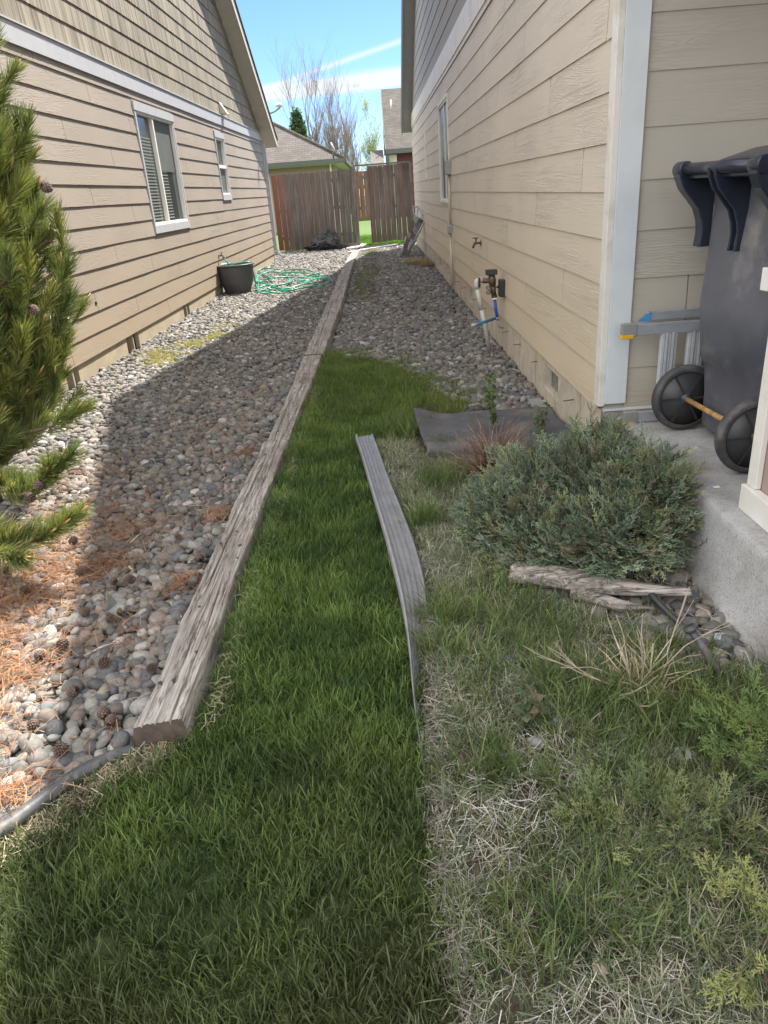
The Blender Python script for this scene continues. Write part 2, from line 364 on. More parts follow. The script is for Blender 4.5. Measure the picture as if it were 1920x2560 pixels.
def rotm(yaw, pitch, roll):
    cy, sy, cp, sp, cr, sr = np.cos(yaw), np.sin(yaw), np.cos(pitch), np.sin(pitch), np.cos(roll), np.sin(roll)
    z = np.zeros_like(cy); o = np.ones_like(cy)
    A = np.stack([np.stack([cy, -sy, z], -1), np.stack([sy, cy, z], -1), np.stack([z, z, o], -1)], -2)
    B = np.stack([np.stack([o, z, z], -1), np.stack([z, cp, -sp], -1), np.stack([z, sp, cp], -1)], -2)
    C_ = np.stack([np.stack([cr, z, sr], -1), np.stack([z, o, z], -1), np.stack([-sr, z, cr], -1)], -2)
    return A@B@C_
def align_z(dirs, spin):
    d_ = dirs/np.linalg.norm(dirs, axis=1, keepdims=True)
    ref = np.where(np.abs(d_[:, 2:3]) < .9, np.array([[0, 0, 1.]]), np.array([[1., 0, 0]]))
    x = np.cross(ref, d_); x /= np.linalg.norm(x, axis=1, keepdims=True); y = np.cross(d_, x)
    c, s = np.cos(spin)[:, None], np.sin(spin)[:, None]
    return np.stack([x*c+y*s, -x*s+y*c, d_], -1)
def scatter(name, temps, idx, Mx, loc, cols, mat, parent=None, smooth=False):
    """temps: list of (V, F, tint per vertex or None); one merged mesh"""
    Vs = []; Fs = []; Cs = []; k = 0
    for ti, (V, Fc, tint) in enumerate(temps):
        s = np.nonzero(idx == ti)[0]
        if not len(s): continue
        P = np.einsum('nij,vj->nvi', Mx[s], V)+loc[s][:, None, :]
        c = np.repeat(cols[s][:, None, :], len(V), 1)
        if tint is not None: c = c*tint[None]
        Vs.append(P.reshape(-1, 3)); Cs.append(c.reshape(-1, 3))
        Fs.append((Fc[None]+(np.arange(len(s))*len(V))[:, None, None]+k).reshape(-1, Fc.shape[1])); k += len(s)*len(V)
    me = npmesh(name, np.concatenate(Vs), np.concatenate(Fs), np.concatenate(Cs), smooth)
    return mkobj(name, me, mat, parent)
def inpoly(x, y, poly):
    r = np.zeros(len(x), bool); n = len(poly)
    for i in range(n):
        x0, y0 = poly[i]; x1, y1 = poly[(i+1) % n]
        c = ((y0 > y) != (y1 > y)) & (x < (x1-x0)*(y-y0)/((y1-y0) or 1e-9)+x0); r ^= c
    return r
def fnoise(x, y, s, seed=0.):
    return np.array([noise.noise(Vector((a*s, b*s, seed))) for a, b in zip(x, y)])

# ------------------------------------------------------------------ ground sheets
def sheet(name, poly, z, mat):
    m_ = MB(); m_.add([(x, y, z) for x, y in poly], [tuple(range(len(poly)))]); o = m_.build(name, mat, fix=False)
    for p in o.data.polygons:
        if p.normal.z < 0: p.flip()
    return props(o, kind='structure')
sheet('ground', [(-300, -300), (300, -300), (300, 300), (-300, 300)], -.012, M_soil)
LAWN = [(.05, .3), (.045, 1.4), (.02, 1.9), (-.01, 2.3), (.0, 2.6), (-.08, 3.0), (-.2, 4.15), (-.1, 4.25), (.06, 4.3), (.12, 4.8), (.28, 5.2), (.2, 5.75), (.02, 6.25), (-.2, 6.65),
        (-.45, 6.85), (-.53, 6.7), (-.55, 5.0), (-.58, 4.1), (-.575, 2.0), (-.62, 1.62), (-.78, 1.59), (-.87, 1.52), (-.93, 1.42), (-1.02, 1.29), (-1.3, .95), (-1.4, .3)]
sheet('gravel_bed', [(-3.2, .8), (-1.3, .97), (-.78, 1.6), (-.6, 1.65), (-.52, 6.9), (.3, 5.5), (1.1, 4.6), (1.1, 21.6), (-2.9, 21.6)], -.006, M_under)
def lawn_z(x, y):   # turf has grown up level with the timber
    a = np.clip((-.33-np.asarray(x, float))/.24, 0, 1)*np.clip((np.asarray(y, float)-1.55)/.5, 0, 1); return .055*a*a*(3-2*a)
m_ = MB(); st = .06
for ix in range(-24, 10):
    for iy in range(4, 118):
        x, y = ix*st, iy*st; c0 = [(x, y), (x+st, y), (x+st, y+st), (x, y+st)]
        if any(inpoly(np.array([c[0] for c in c0]), np.array([c[1] for c in c0]), LAWN)): m_.add([(a, b_, -.002+float(lawn_z(a, b_))) for a, b_ in c0], [(0, 1, 2, 3)])
props(m_.build('lawn', M_lawnb, fix=False), kind='structure')
sheet('back_lawn', [(-60, 21.65), (60, 21.65), (60, 120), (-60, 120)], -.004, M_far)

# ------------------------------------------------------------------ siding builder
def laps(pt, u0, u1, z0, expo, n, clip=None, blen=3.05, tb=.0095, wav=.0015, off0=0., gap=.006, holes=()):
    """pt(u,z,o)->xyz ; boards with a proud lower edge; clip(z)->(u0,u1)"""
    m_ = MB()
    for i in range(n):
        zb = z0+i*expo; zt = zb+expo+.004
        a, b_ = (u0, u1) if clip is None else clip(zb, expo)
        if b_-a < .05: continue
        u = a-((i*1.37+off0) % 1.0)*blen
        while u < b_:
            ua, ub = max(u, a), min(u+blen-gap, b_)
            if ub-ua > .02:
                segs = [(ua, ub)]
                extra = []
                for (h0, h1, hz0, hz1) in holes:
                    if hz0-expo < zb < hz1:
                        e0, e1 = max(ua, h0), min(ub, h1)
                        if e1 > e0:
                            if zb < hz0: extra.append((e0, e1, zb, hz0+.012))
                            elif zt > hz1: extra.append((e0, e1, hz1-.012, zt))
                        ns = []
                        for s0, s1 in segs:
                            if h1 <= s0 or h0 >= s1: ns.append((s0, s1)); continue
                            if h0 > s0: ns.append((s0, h0))
                            if h1 < s1: ns.append((h1, s1))
                        segs = ns
                rv = rr()
                for e0, e1, q0, q1 in extra: m_.add([pt(e0, q0, tb), pt(e1, q0, tb), pt(e1, q1, .004), pt(e0, q1, .004)], [(0, 1, 2, 3)], rnd=rv)
                for s0, s1 in segs:
                    k = max(1, int((s1-s0)/.35)); vs = []; fs = []
                    for j in range(k+1):
                        uu = s0+(s1-s0)*j/k
                        w = noise.noise(Vector((uu*1.1, i*7.3, off0)))*wav; w2 = noise.noise(Vector((uu*.8, i*3.1+9, off0)))*wav*.9
                        vs += [pt(uu, zb+w2, .001), pt(uu, zb+w2, tb+.003+w), pt(uu, zt, .0035)]
                    for j in range(k):
                        q = j*3; fs += [(q, q+3, q+4, q+1), (q+1, q+4, q+5, q+2)]
                    fs += [(0, 1, 2), (k*3, k*3+2, k*3+1)]
                    m_.add(vs, fs, rnd=rv)
            u += blen
    return m_

# ==================================================================  LEFT HOUSE
LX = lambda y: -2.8+.0165*y
LY0, LY1 = 4.2, 18.7
hl = empty('neighbour_house', (LX(11), 11, 0), 'sunlit tan lap-sided house on the left with a steep gable and two windows', 'house', 'houses')
pl = lambda u, z, o: (LX(u)+o, u, z)
RAKE0 = 19.0; RZ = 2.64; SL = .5417
holesL = [(9.37, 11.03, 1.12, 2.51), (13.57, 14.32, 1.44, 2.49)]
laps(pl, LY0, LY1, .183, .1815, 14, holes=holesL, off0=1.3, wav=.003, tb=.012, gap=.008).build('wall', M_sideL, hl, fix=False)
def clipL(z, e): return (LY0, min(LY1, RAKE0-(z+e*.3-RZ)/SL))
laps(pl, LY0, LY1, 2.775, .197, 22, clip=clipL, off0=.4, blen=1.22, tb=.011, gap=.0015).build('gable_wall', M_shinL, hl, fix=False)
m_ = MB()
m_.prism([pl(LY0, .2, -.07), pl(LY1, .2, -.07), pl(LY1, 2.5, -.07), pl(10.5, 7.0, -.07), pl(LY0, 4.2, -.07)], (-.1, 0, 0)); m_.build('wall_sheathing', M_dark, hl)
m_ = MB(); m_.box(-9, -2.95, 4.3, 18.65, 0, 2.5); m_.build('rear_wall', M_stucco, hl)
# foundation with vent wells
m_ = MB(); vy = [(6.15, 6.42), (7.72, 8.12), (10.05, 10.36), (12.75, 12.95)]; y = LY0
for a, b_ in vy+[(LY1, LY1)]:
    m_.hexa([pl(y, -.1, -.05), pl(y, -.1, -.004), pl(a, -.1, -.004), pl(a, -.1, -.05), pl(y, .19, -.05), pl(y, .19, -.002), pl(a, .19, -.002), pl(a, .19, -.05)])
    if b_ > a: m_.hexa([pl(a, -.1, -.12), pl(a, -.1, -.10), pl(b_, -.1, -.10), pl(b_, -.1, -.12), pl(a, .19, -.12), pl(a, .19, -.10), pl(b_, .19, -.10), pl(b_, .19, -.12)])
    y = b_
m_.build('foundation', M_conc, hl)
for a, b_ in vy:
    f = MB(); mid = (a+b_)/2
    f.hexa([pl(mid-.012, 0, -.09), pl(mid-.012, 0, .002), pl(mid+.012, 0, .002), pl(mid+.012, 0, -.09), pl(mid-.012, .185, -.09), pl(mid-.012, .185, .002), pl(mid+.012, .185, .002), pl(mid+.012, .185, -.09)])
    for k in range(6): f.hexa([pl(a, .02+k*.026, -.095), pl(a, .02+k*.026, -.08), pl(b_, .02+k*.026, -.08), pl(b_, .02+k*.026, -.095), pl(a, .032+k*.026, -.095), pl(a, .032+k*.026, -.088), pl(b_, .032+k*.026, -.088), pl(b_, .032+k*.026, -.095)])
    f.build('foundation_vent', M_conc, hl)
def lbox(m_, u0, u1, z0, z1, o0, o1, P=pl):
    m_.hexa([P(u0, z0, o0), P(u1, z0, o0), P(u1, z0, o1), P(u0, z0, o1), P(u0, z1, o0), P(u1, z1, o0), P(u1, z1, o1), P(u0, z1, o1)], rnd=rr())
m_ = MB()
for a, b_ in ((LY0, 8.9), (8.903, 14.1), (14.103, LY1)): lbox(m_, a, b_, 2.615, 2.765, .0, .030)
lbox(m_, LY0, LY1, 2.767, 2.78, .0, .042); m_.build('trim_band', M_trimL, hl)
m_ = MB(); lbox(m_, LY1-.012, LY1+.06, .16, 2.64, -.02, .028); m_.build('corner_board', M_trimL, hl)
# rake: soffit, fascia, roof
def rk(y): return RZ+(RAKE0-y)*SL
def slab_rake(o0, o1, zlo, zhi, ya, yb, P, rkf, mat, name, par, slices=1):
    m_ = MB(); st = (yb-ya)/slices
    for s in range(slices):
        a = ya+s*st; b_ = ya+(s+1)*st-(.006 if slices > 1 else 0)
        m_.hexa([P(a, rkf(a)+zlo, o0), P(b_, rkf(b_)+zlo, o0), P(b_, rkf(b_)+zlo, o1), P(a, rkf(a)+zlo, o1), P(a, rkf(a)+zhi, o0), P(b_, rkf(b_)+zhi, o0), P(b_, rkf(b_)+zhi, o1), P(a, rkf(a)+zhi, o1)])
    return m_.build(name, mat, par)
slab_rake(-.2, .275, .0, .02, 10.5, 19.25, pl, rk, M_soffL, 'soffit', hl, 26)
slab_rake(.277, .30, -.02, .17, 10.5, 19.27, pl, rk, M_soffL, 'fascia', hl)
o = slab_rake(-7, .325, .175, .215, 10.5, 19.32, pl, rk, M_roofN, 'roof', hl)
m_ = MB(); m_.prism([pl(19.255, rk(19.25)+.0, -.2), pl(19.255, rk(19.25)+.17, -.2), pl(19.255, rk(19.25)+.17, .276), pl(19.255, rk(19.25)+.0, .276)], (0, .02, 0)); m_.build('soffit_end', M_soffL, hl)
# windows
def window(par, P, u0, u1, z0, z1, trim, vinyl, kind, head=.09, side=.045, sill=.09, dp=-.035):
    w = MB(); lbox(w, u0-.01, u1+.01, z1-head, z1, .0, .030, P); lbox(w, u0, u0+side, z0+sill, z1-head, .0, .024, P); lbox(w, u1-side, u1, z0+sill, z1-head, .0, .024, P); lbox(w, u0-.005, u1+.005, z0, z0+sill, .0, .028, P)
    wo = w.build('window', trim, par)
    a, b_, c, d_ = u0+side, u1-side, z0+sill, z1-head
    f = MB(); t_ = .028
    lbox(f, a, b_, c, c+t_, -.04, .016, P); lbox(f, a, b_, d_-t_, d_, -.04, .016, P); lbox(f, a, a+t_, c+t_, d_-t_, -.04, .016, P); lbox(f, b_-t_, b_, c+t_, d_-t_, -.04, .016, P)
    if kind == 'slider': mid = a+(b_-a)*.42; lbox(f, mid-.022, mid+.022, c+t_, d_-t_, -.04, .012, P)
    else: mz = (c+d_)/2; lbox(f, a+t_, b_-t_, mz-.025, mz+.025, -.04, .012, P)
    f.build('window_frame', vinyl, wo)
    g = MB(); lbox(g, a+t_, b_-t_, c+t_, d_-t_, dp-.02, dp, P); g.build('pane', M_glass, wo)
    return wo, (a+t_, b_-t_, c+t_, d_-t_)
w1, (a, b_, c, d_) = window(hl, pl, 9.37, 11.03, 1.11, 2.51, M_trimL, M_vinyl, 'slider')
m_ = MB()
for k in range(26):
    z = c+.03+k*(.8*(d_-c)/26)
    for (ua, ub) in ((a+.05, a+.42*(b_-a)-.04), (a+.42*(b_-a)+.04, a+.7*(b_-a))): lbox(m_, ua, ub, z, z+.016, -.034, -.031)
m_.build('blind', M_blind, w1)
m_ = MB(); lbox(m_, a+.42*(b_-a)+.03, b_-.005, c+.5*(d_-c), d_, -.030, -.027); m_.build('insect_screen', M_screen, w1)
w2, (a, b_, c, d_) = window(hl, pl, 13.57, 14.32, 1.43, 2.49, M_trimL, M_vinyl, 'hung')
m_ = MB(); lbox(m_, a, b_, c, c+.42*(d_-c), -.030, -.027); m_.build('insect_screen', M_screen, w2)
# exhaust hood, hose bib, downspout
m_ = MB(); y0 = 14.47; P = [pl(y0-.09, 2.99, .01), pl(y0+.09, 2.99, .01), pl(y0+.09, 2.80, .01), pl(y0-.09, 2.80, .01), pl(y0-.09, 2.80, .13), pl(y0+.09, 2.80, .13)]
m_.add(P, [(0, 1, 2, 3), (3, 2, 5, 4), (0, 4, 5, 1), (0, 3, 4), (1, 5, 2)]); m_.build('exhaust_hood', M_soffL, hl)
def hose_bib(par, base, s=1., dirx=1):
    B = Vector(base); m_ = MB(); X = Vector((dirx, 0, 0))
    m_.tube([B, B+X*.006], .028, 12); m_.tube([B, B+X*.075], .011, 8); m_.tube([B+X*.06, B+X*.085+Vector((0, 0, -.045))], .012, 8); m_.tube([B+X*.05, B+X*.05+Vector((0, 0, .045))], .008, 8)
    v = m_.build('hose_bib', M_brass, par); h = MB(); c0 = B+X*.055+Vector((0, 0, .05))
    h.tube([c0+Vector((0, .028*math.cos(a_), .0))+X*.028*math.sin(a_) for a_ in np.linspace(0, 6.28, 13)], .005, 6, cap=False)
    h.tube([c0-Vector((0, .028, 0)), c0+Vector((0, .028, 0))], .004, 6); h.tube([c0-X*.028, c0+X*.028], .004, 6)
    h.build('valve_handle', M_brass, v); return v
hose_bib(hl, pl(12.59, .61, .01))
m_ = MB(); dx = LX(18.8)+.05
def rect_path(pts, w, d):
    rings = []
    for p in pts: rings.append([Vector(p)+Vector((a*d, b*w, 0)) for a, b in ((-1, -1), (1, -1), (1, 1), (-1, 1))])
    return rings
m_.loft(rect_path([(dx, 18.80, 2.60), (dx, 18.80, .26)], .038, .028), sm=False)
m_.tube([(dx, 18.8, .28), (dx+.03, 18.78, .2), (dx+.14, 18.72, .12), (dx+.2, 18.7, .10)], .042, 4)
m_.build('downspout', M_trimL, hl, bevel=.006)
m_ = MB(); m_.tube([pl(7.1, .62, .014), pl(7.1, .62, .02)], .018, 12); m_.build('weep_hole', M_black, hl)

# satellite arm beyond the roof edge
sa = empty('satellite_receiver', (-2.15, 18.6, 3.0), 'pale curved satellite receiver arm on the left roof edge, against the sky', 'satellite dish')
m_ = MB(); m_.tube([aty(668, 286, 18.6), aty(686, 279, 18.6), aty(698, 270, 18.6), aty(702, 264, 18.6)], .020, 8); m_.build('arm', M_galv, sa)
m_ = MB(); q = aty(700, 261, 18.6); m_.tube([q, q+Vector((-.10, -.02, -.012))], [.045, .036], 10); m_.tube([q+Vector((0, 0, .03)), q+Vector((.02, 0, -.05))], .03, 8); m_.build('receiver_head', M_white, sa)

# ==================================================================  RIGHT HOUSE
XR = 1.072; RY0, RY1 = 3.575, 20.7
hr = empty('beige_house', (XR, 11, 0), 'shaded beige lap-sided house on the right with white corner board and porch', 'house', 'houses')
pr = lambda u, z, o: (XR-o, u, z)
EX = .2027; ZB = .310
holesR = [(11.03, 12.5, 1.18, 2.52)]
laps(pr, RY0+.04, RY1, ZB, EX, 12, holes=holesR, off0=2.0, wav=.0015, tb=.009, gap=.011).build('wall', M_sideR, hr, fix=False)
PK = 10.6; EZ = 2.81
def rkr(y): return EZ+(RY1-y)*SL if y > PK else EZ+(RY1-PK)*SL-(PK-y)*SL
RN = PK-(RY1-PK)
def clipR(z, e):
    h = max(0, (z+e*.3-EZ)/SL); return (RN+h, min(RY1, RY1-h))
laps(pr, RN, RY1, 3.06, .2027, 26, clip=clipR, off0=.9, blen=1.22, tb=.009, gap=.0015).build('gable_wall', M_shinR, hr, fix=False)
m_ = MB(); m_.prism([(XR+.075, RY0+.02, 0), (XR+.075, RY1, 0), (XR+.075, RY1, EZ), (XR+.075, PK, rkr(PK)), (XR+.075, RN, EZ-.1), (XR+.075, RN, 2.6), (XR+.075, RY0+.02, 2.6)], (.1, 0, 0)); m_.build('wall_sheathing', M_dark, hr)
m_ = MB()
for a, b_ in ((RN, 6.6), (6.603, 11.5), (11.503, 16.4), (16.403, RY1)): lbox(m_, a, b_, 2.80, 3.055, .0, .028, pr)
lbox(m_, RN, RY1, 2.755, 2.80, .0, .016, pr)
m_.build('trim_band', M_trimR, hr)
# foundation with openings, joints and ties
ov = [(4.46, 4.88), (8.75, 9.12), (13.1, 13.5)]
m_ = MB(); y = RY0-.0
for a, b_ in ov+[(RY1, RY1)]:
    lbox(m_, y, a, -.1, .309, -.09, -.002, pr)
    if b_ > a: lbox(m_, a, b_, -.1, .11, -.09, -.002, pr); lbox(m_, a, b_, .262, .309, -.09, -.002, pr)
    y = b_
m_.build('foundation', M_concR, hr)
for a, b_ in ov:
    f = MB(); lbox(f, a, b_, .11, .262, -.06, -.055, pr)
    for k in range(9): lbox(f, a, b_, .114+k*.0165, .121+k*.0165, -.055, -.048, pr)
    vo = f.build('foundation_vent', M_galv, hr)
    f = MB(); lbox(f, a-.012, a+.006, .10, .275, -.05, .004, pr); lbox(f, b_-.006, b_+.012, .10, .275, -.05, .004, pr); lbox(f, a+.006, b_-.006, .10, .112, -.05, .004, pr); f.build('vent_frame', M_concR, vo)
for y in [14.42, 13.8, 12.72, 12.0, 11.36, 10.14, 9.45, 8.41, 7.66, 6.33, 5.76, 5.13, 4.1]:
    f = MB(); z = .225; ln = random.uniform(.035, .06)
    f.tube([(XR+.01, y, z), (XR-ln, y-.004, z+random.uniform(-.012, .004))], .0035, 6); f.build('form_tie', M_brass, hr)
for y in np.arange(3.95, 20.5, .61):
    m_ = MB(); lbox(m_, y, y+.006, 0, .30, -.002, .0005, pr); m_.build('form_joint', M_conc, hr)
# corner boards
m_ = MB(); m_.box(XR-.018, XR+.012, RY0-.022, RY0+.058, .335, 2.8); m_.build('corner_board', M_trimR, hr, bevel=.002)
m_ = MB(); m_.box(XR+.0125, XR+.118, RY0-.024, RY0-.002, .345, 2.8); m_.build('corner_board', M_trimG, hr, bevel=.002)
# porch wall
pp = lambda u, z, o: (u, RY0-o, z)
laps(pp, XR+.115, 3.4, .310, .2108, 12, off0=.2, tb=.007, blen=4.5).build('porch_wall', M_sideP, hr, fix=False)
m_ = MB(); m_.box(XR+.02, 3.4, RY0+.004, RY0+.1, .2, 2.8); m_.build('porch_wall_sheathing', M_sideP, hr)
m_ = MB(); m_.box(XR+.01, 3.4, RY0-.012, RY0+.002, .305, .318); m_.build('base_flashing', M_trimG, hr)
m_ = MB(); m_.box(XR+.004, 3.4, RY0-.006, RY0+.003, .1, .303); m_.build('porch_foundation', M_slab, hr)
m_ = MB(); m_.box(3.4, 3.5, .8, RY0, 0, 2.8); m_.build('inner_porch_wall', M_sideP, hr)
m_ = MB(); m_.box(XR+.01, 3.5, RN+.1, RY0, 2.60, 2.65); m_.build('porch_ceiling', M_soffL, hr)
# slab with rough lower edge
sl = bpy.data.meshes.new('porch_slab'); bm = bmesh.new()
ny, nzz = 90, 12; grid = []
for i in range(ny+1):
    y = -.6+(RY0-.01+.6)*i/ny; row = []
    for j in range(nzz+1):
        z = .268*(j/nzz)-.03*(1-j/nzz); t_ = 1-j/nzz
        x = 1.155-.075*t_**1.1+.004*noise.noise(Vector((y*4, z*9, 0)))
        if z < .06:
            rg = noise.fractal(Vector((y*11, z*22, 3)), 1, 2, 4); x += (rg*.035-.012)*(1-max(z, 0)/.06)
        row.append(bm.verts.new((x, y, z)))
    row.append(bm.verts.new((1.166, y, .274))); row.append(bm.verts.new((1.185, y, .276))); row.append(bm.verts.new((3.4, y, .276))); grid.append(row)
for i in range(ny):
    for j in range(nzz+3): bm.faces.new((grid[i][j], grid[i][j+1], grid[i+1][j+1], grid[i+1][j])).smooth = j < nzz+2
bmesh.ops.recalc_face_normals(bm, faces=bm.faces); bm.to_mesh(sl); bm.free(); so_ = mkobj('porch_slab', sl, M_slab, hr)
# porch column with recessed panel
pc = MB(); X0, X1, Y0, Y1 = 1.243, 1.62, 1.98, 2.375
pc.box(X0+.022, X1-.022, Y0+.022, Y1-.022, .277, 2.6); pco = pc.build('porch_column', M_brass if False else M_stucco, hr)
tr = MB()
for (a, b_, c, d_) in ((X0, X0+.02, Y1-.06, Y1), (X0, X0+.02, Y0, Y0+.06), (X0+.02, X0+.075, Y1-.02, Y1), (X0+.021, X0+.075, Y0, Y0+.02)):
    tr.box(a, b_, c, d_, .372, 2.55)
tr.box(X0-.016, X0+.019, Y0-.015, Y1+.006, .278, .37); tr.box(X0+.0195, X1, Y1-.019, Y1+.0055, .279, .369)
tr.build('column_trim', M_trimR, pco, bevel=.002)
m_ = MB(); m_.box(XR+.006, XR+.2, RN+.1, RY0-.03, 2.45, 2.597); m_.build('porch_beam', M_trimR, hr)
# rake overhang
def two(o0, o1, zlo, zhi, mat, name, end=0.):
    m_ = MB(); pts = [(RN-end, rkr(RN-end)), (PK, rkr(PK)), (RY1+end, rkr(RY1+end))]
    poly = [(XR-o0, y, z+zlo) for y, z in pts]+[(XR-o0, y, z+zhi) for y, z in reversed(pts)]
    m_.prism(poly, (-(o1-o0), 0, 0)); return m_.build(name, mat, hr)
two(-.1, .238, -.12, -.10, M_soffR, 'soffit', .0); two(.24, .262, -.145, .0, M_soffR, 'fascia', .02); two(-8, .270, .002, .03, M_roofN, 'roof', .06)
# window
w3, (a, b_, c, d_) = window(hr, pr, 11.03, 12.5, 1.17, 2.52, M_trimR, M_vinyl, 'slider', .05, .025, .03, -.004)
# electrical boxes and conduit
cb = MB(); cb.tube([(XR-.035, 10.87, -.02), (XR-.035, 10.87, .80)], .017, 10); cb.tube([(XR-.035, 10.87, .86), (XR-.035, 10.87, 1.56)], .017, 10); cb.build('conduit', M_pipe, hr)
m_ = MB(); m_.box(XR-.085, XR-.005, 10.78, 10.93, 1.535, 1.71); m_.build('electrical_box', M_galv, hr, bevel=.008)
m_ = MB(); m_.box(XR-.075, XR-.005, 10.81, 10.92, .79, .90); m_.build('electrical_box', M_galv, hr, bevel=.008)
m_ = MB(); m_.tube([(XR-.02, 10.72, .1), (XR-.02, 10.72, .79), (XR-.03, 10.8, .80)], .007, 8); m_.build('cable', M_pipe, hr)
m_ = MB(); lbox(m_, 15.6, 15.75, 1.55, 2.45, .0, .03, pr); m_.build('vertical_conduit_cover', M_trimR, hr)
hose_bib(hr, (XR-.012, 7.9, .845), dirx=-1)

# ------------------------------------------------------------------ backflow preventer
bf = empty('backflow_preventer', (.95, 6.56, 0), 'sprinkler backflow valve with white pipe riser and blue tubes by the beige wall', 'valve')
Yb = 6.5
q = lambda x, y, o=0: aty(x, y, Yb+o)
m_ = MB(); m_.tube([q(1224, 885, .05), q(1212, 810), q(1203, 772)], .019, 12); m_.tube([q(1203, 774), q(1198, 745), q(1193, 722)], .021, 12)
m_.tube([q(1193, 722), q(1191, 712), q(1192, 703), q(1198, 699), q(1206, 699)], .023, 12); m_.build('pipe_riser', M_pvc, bf)
m_ = MB(); m_.tube([q(1204, 701), q(1212, 702), q(1226, 702), q(1236, 700)], [.017, .022, .018, .024], 12); m_.tube([q(1229, 684), q(1230, 700), q(1232, 716)], [.024, .034, .026], 14)
m_.tube([q(1231, 712), q(1235, 738)], [.024, .022], 12); m_.tube([q(1236, 717, -.02), q(1247, 717, -.02)], [.006, .012], 8); m_.build('valve_body', M_brass, bf)
m_ = MB(); c0 = q(1229, 683); m_.box(c0.x-.05, c0.x+.045, c0.y-.04, c0.y+.04, c0.z-.012, c0.z+.03); m_.build('valve_cap', M_black, bf, bevel=.004)
m_ = MB(); m_.box(*[v for v in (q(1198, 700).x-.012, q(1198, 700).x+.008)], Yb-.03, Yb+.03, q(1198, 718).z, q(1198, 693).z)
m_.build('union_nut', M_black, bf, bevel=.004)
for yy in (719, 731):
    m_ = MB(); c0 = q(1222, yy, -.03); m_.tube([c0+Vector((.02*math.cos(a_), 0, .014*math.sin(a_))) for a_ in np.linspace(0, 6.28, 11)], .005, 6, cap=False); m_.tube([c0, q(1232, yy-4)], .005, 6); m_.build('test_cock', M_brass, bf)
m_ = MB(); m_.tube([q(1235, 738), q(1237, 746)], .024, 12); m_.build('coupling', M_black, bf)
m_ = MB(); m_.tube([q(1236.5, 744), q(1237, 748.5)], .0255, 12); m_.build('clamp_band', M_white, bf)
m_ = MB(); m_.tube([q(1237, 750), q(1239, 770), q(1243, 792)], .0135, 10); m_.build('blue_tube', M_blue, bf)
m_ = MB(); m_.tube([q(1190, 811, -.35), q(1215, 804, -.15), q(1238, 796)], .0125, 10); m_.build('blue_tube', M_blue2, bf)
m_ = MB(); m_.tube([q(1238, 797), q(1244, 794), q(1246, 800)], .014, 8); m_.build('fitting', M_galv, bf); m_ = MB(); m_.tube([q(1181, 813, -.42), q(1191, 811, -.35)], .011, 8); m_.build('fitting', M_pvc, bf); m_ = MB(); m_.tube([q(1245, 799), q(1248, 818), q(1258, 820)], .010, 8); m_.build('fitting', M_galv, bf)
m_ = MB(); m_.box(XR-.055, XR-.006, 6.42, 6.52, .50, .64); m_.build('valve_box', M_black, bf, bevel=.006)

# ------------------------------------------------------------------ ladder
ld = empty('step_ladder', (1.1, 3.5, .28), 'aluminium step ladder lying on its side on the porch behind the bin', 'ladder')
def bar(m_, a, b_, w, d_):
    a, b_ = Vector(a), Vector(b_); t_ = (b_-a).normalized(); s = t_.cross(Vector((0, 0, 1))) if abs(t_.z) < .9 else Vector((1, 0, 0)); s.normalize(); u = s.cross(t_)
    m_.loft([[p+s*w*i+u*d_*j for i, j in ((-1, -1), (1, -1), (1, 1), (-1, 1))] for p in (a, b_)], sm=False)
for (z, y, x0) in ((.728, 3.44, 1.11), (.305, 3.44, 1.145)):
    m_ = MB(); bar(m_, (x0+.06, y, z), (2.3, y-.03, z+.0), .012, .026); m_.build('front_rail', M_alu_d, ld, bevel=.003)
    m_ = MB(); bar(m_, (x0, y, z), (x0+.07, y, z), .016, .031); m_.build('rail_foot', M_galv, ld, bevel=.004)
    m_ = MB(); bar(m_, (x0-.003, y, z-.03), (x0+.058, y, z-.03), .018, .010); m_.build('foot_pad', M_yel, ld, bevel=.004)
for (z, y, x0) in ((.775, 3.50, 1.225), (.31, 3.36, 1.36)):
    m_ = MB(); bar(m_, (x0+.02, y, z), (2.3, y, z+.01), .010, .021); m_.build('rear_rail', M_alu_d, ld, bevel=.003)
    m_ = MB(); m_.loft([[Vector((x0-.02, y, z-.02))]*4, [Vector((x0+.035, y+i*.014, z+j*.024)) for i, j in ((-1, -1), (1, -1), (1, 1), (-1, 1))]], sm=False); m_.build('rail_cap', M_blue2, ld)
for x in (1.335, 1.46, 1.72, 1.98):
    m_ = MB()
    for k in range(5): m_.box(x-.034+k*.0145, x-.024+k*.0145, 3.425-.006*(k % 2), 3.46, .33, .705)
    m_.box(x-.036, x+.036, 3.434, 3.45, .33, .705); m_.build('step', M_metal, ld)

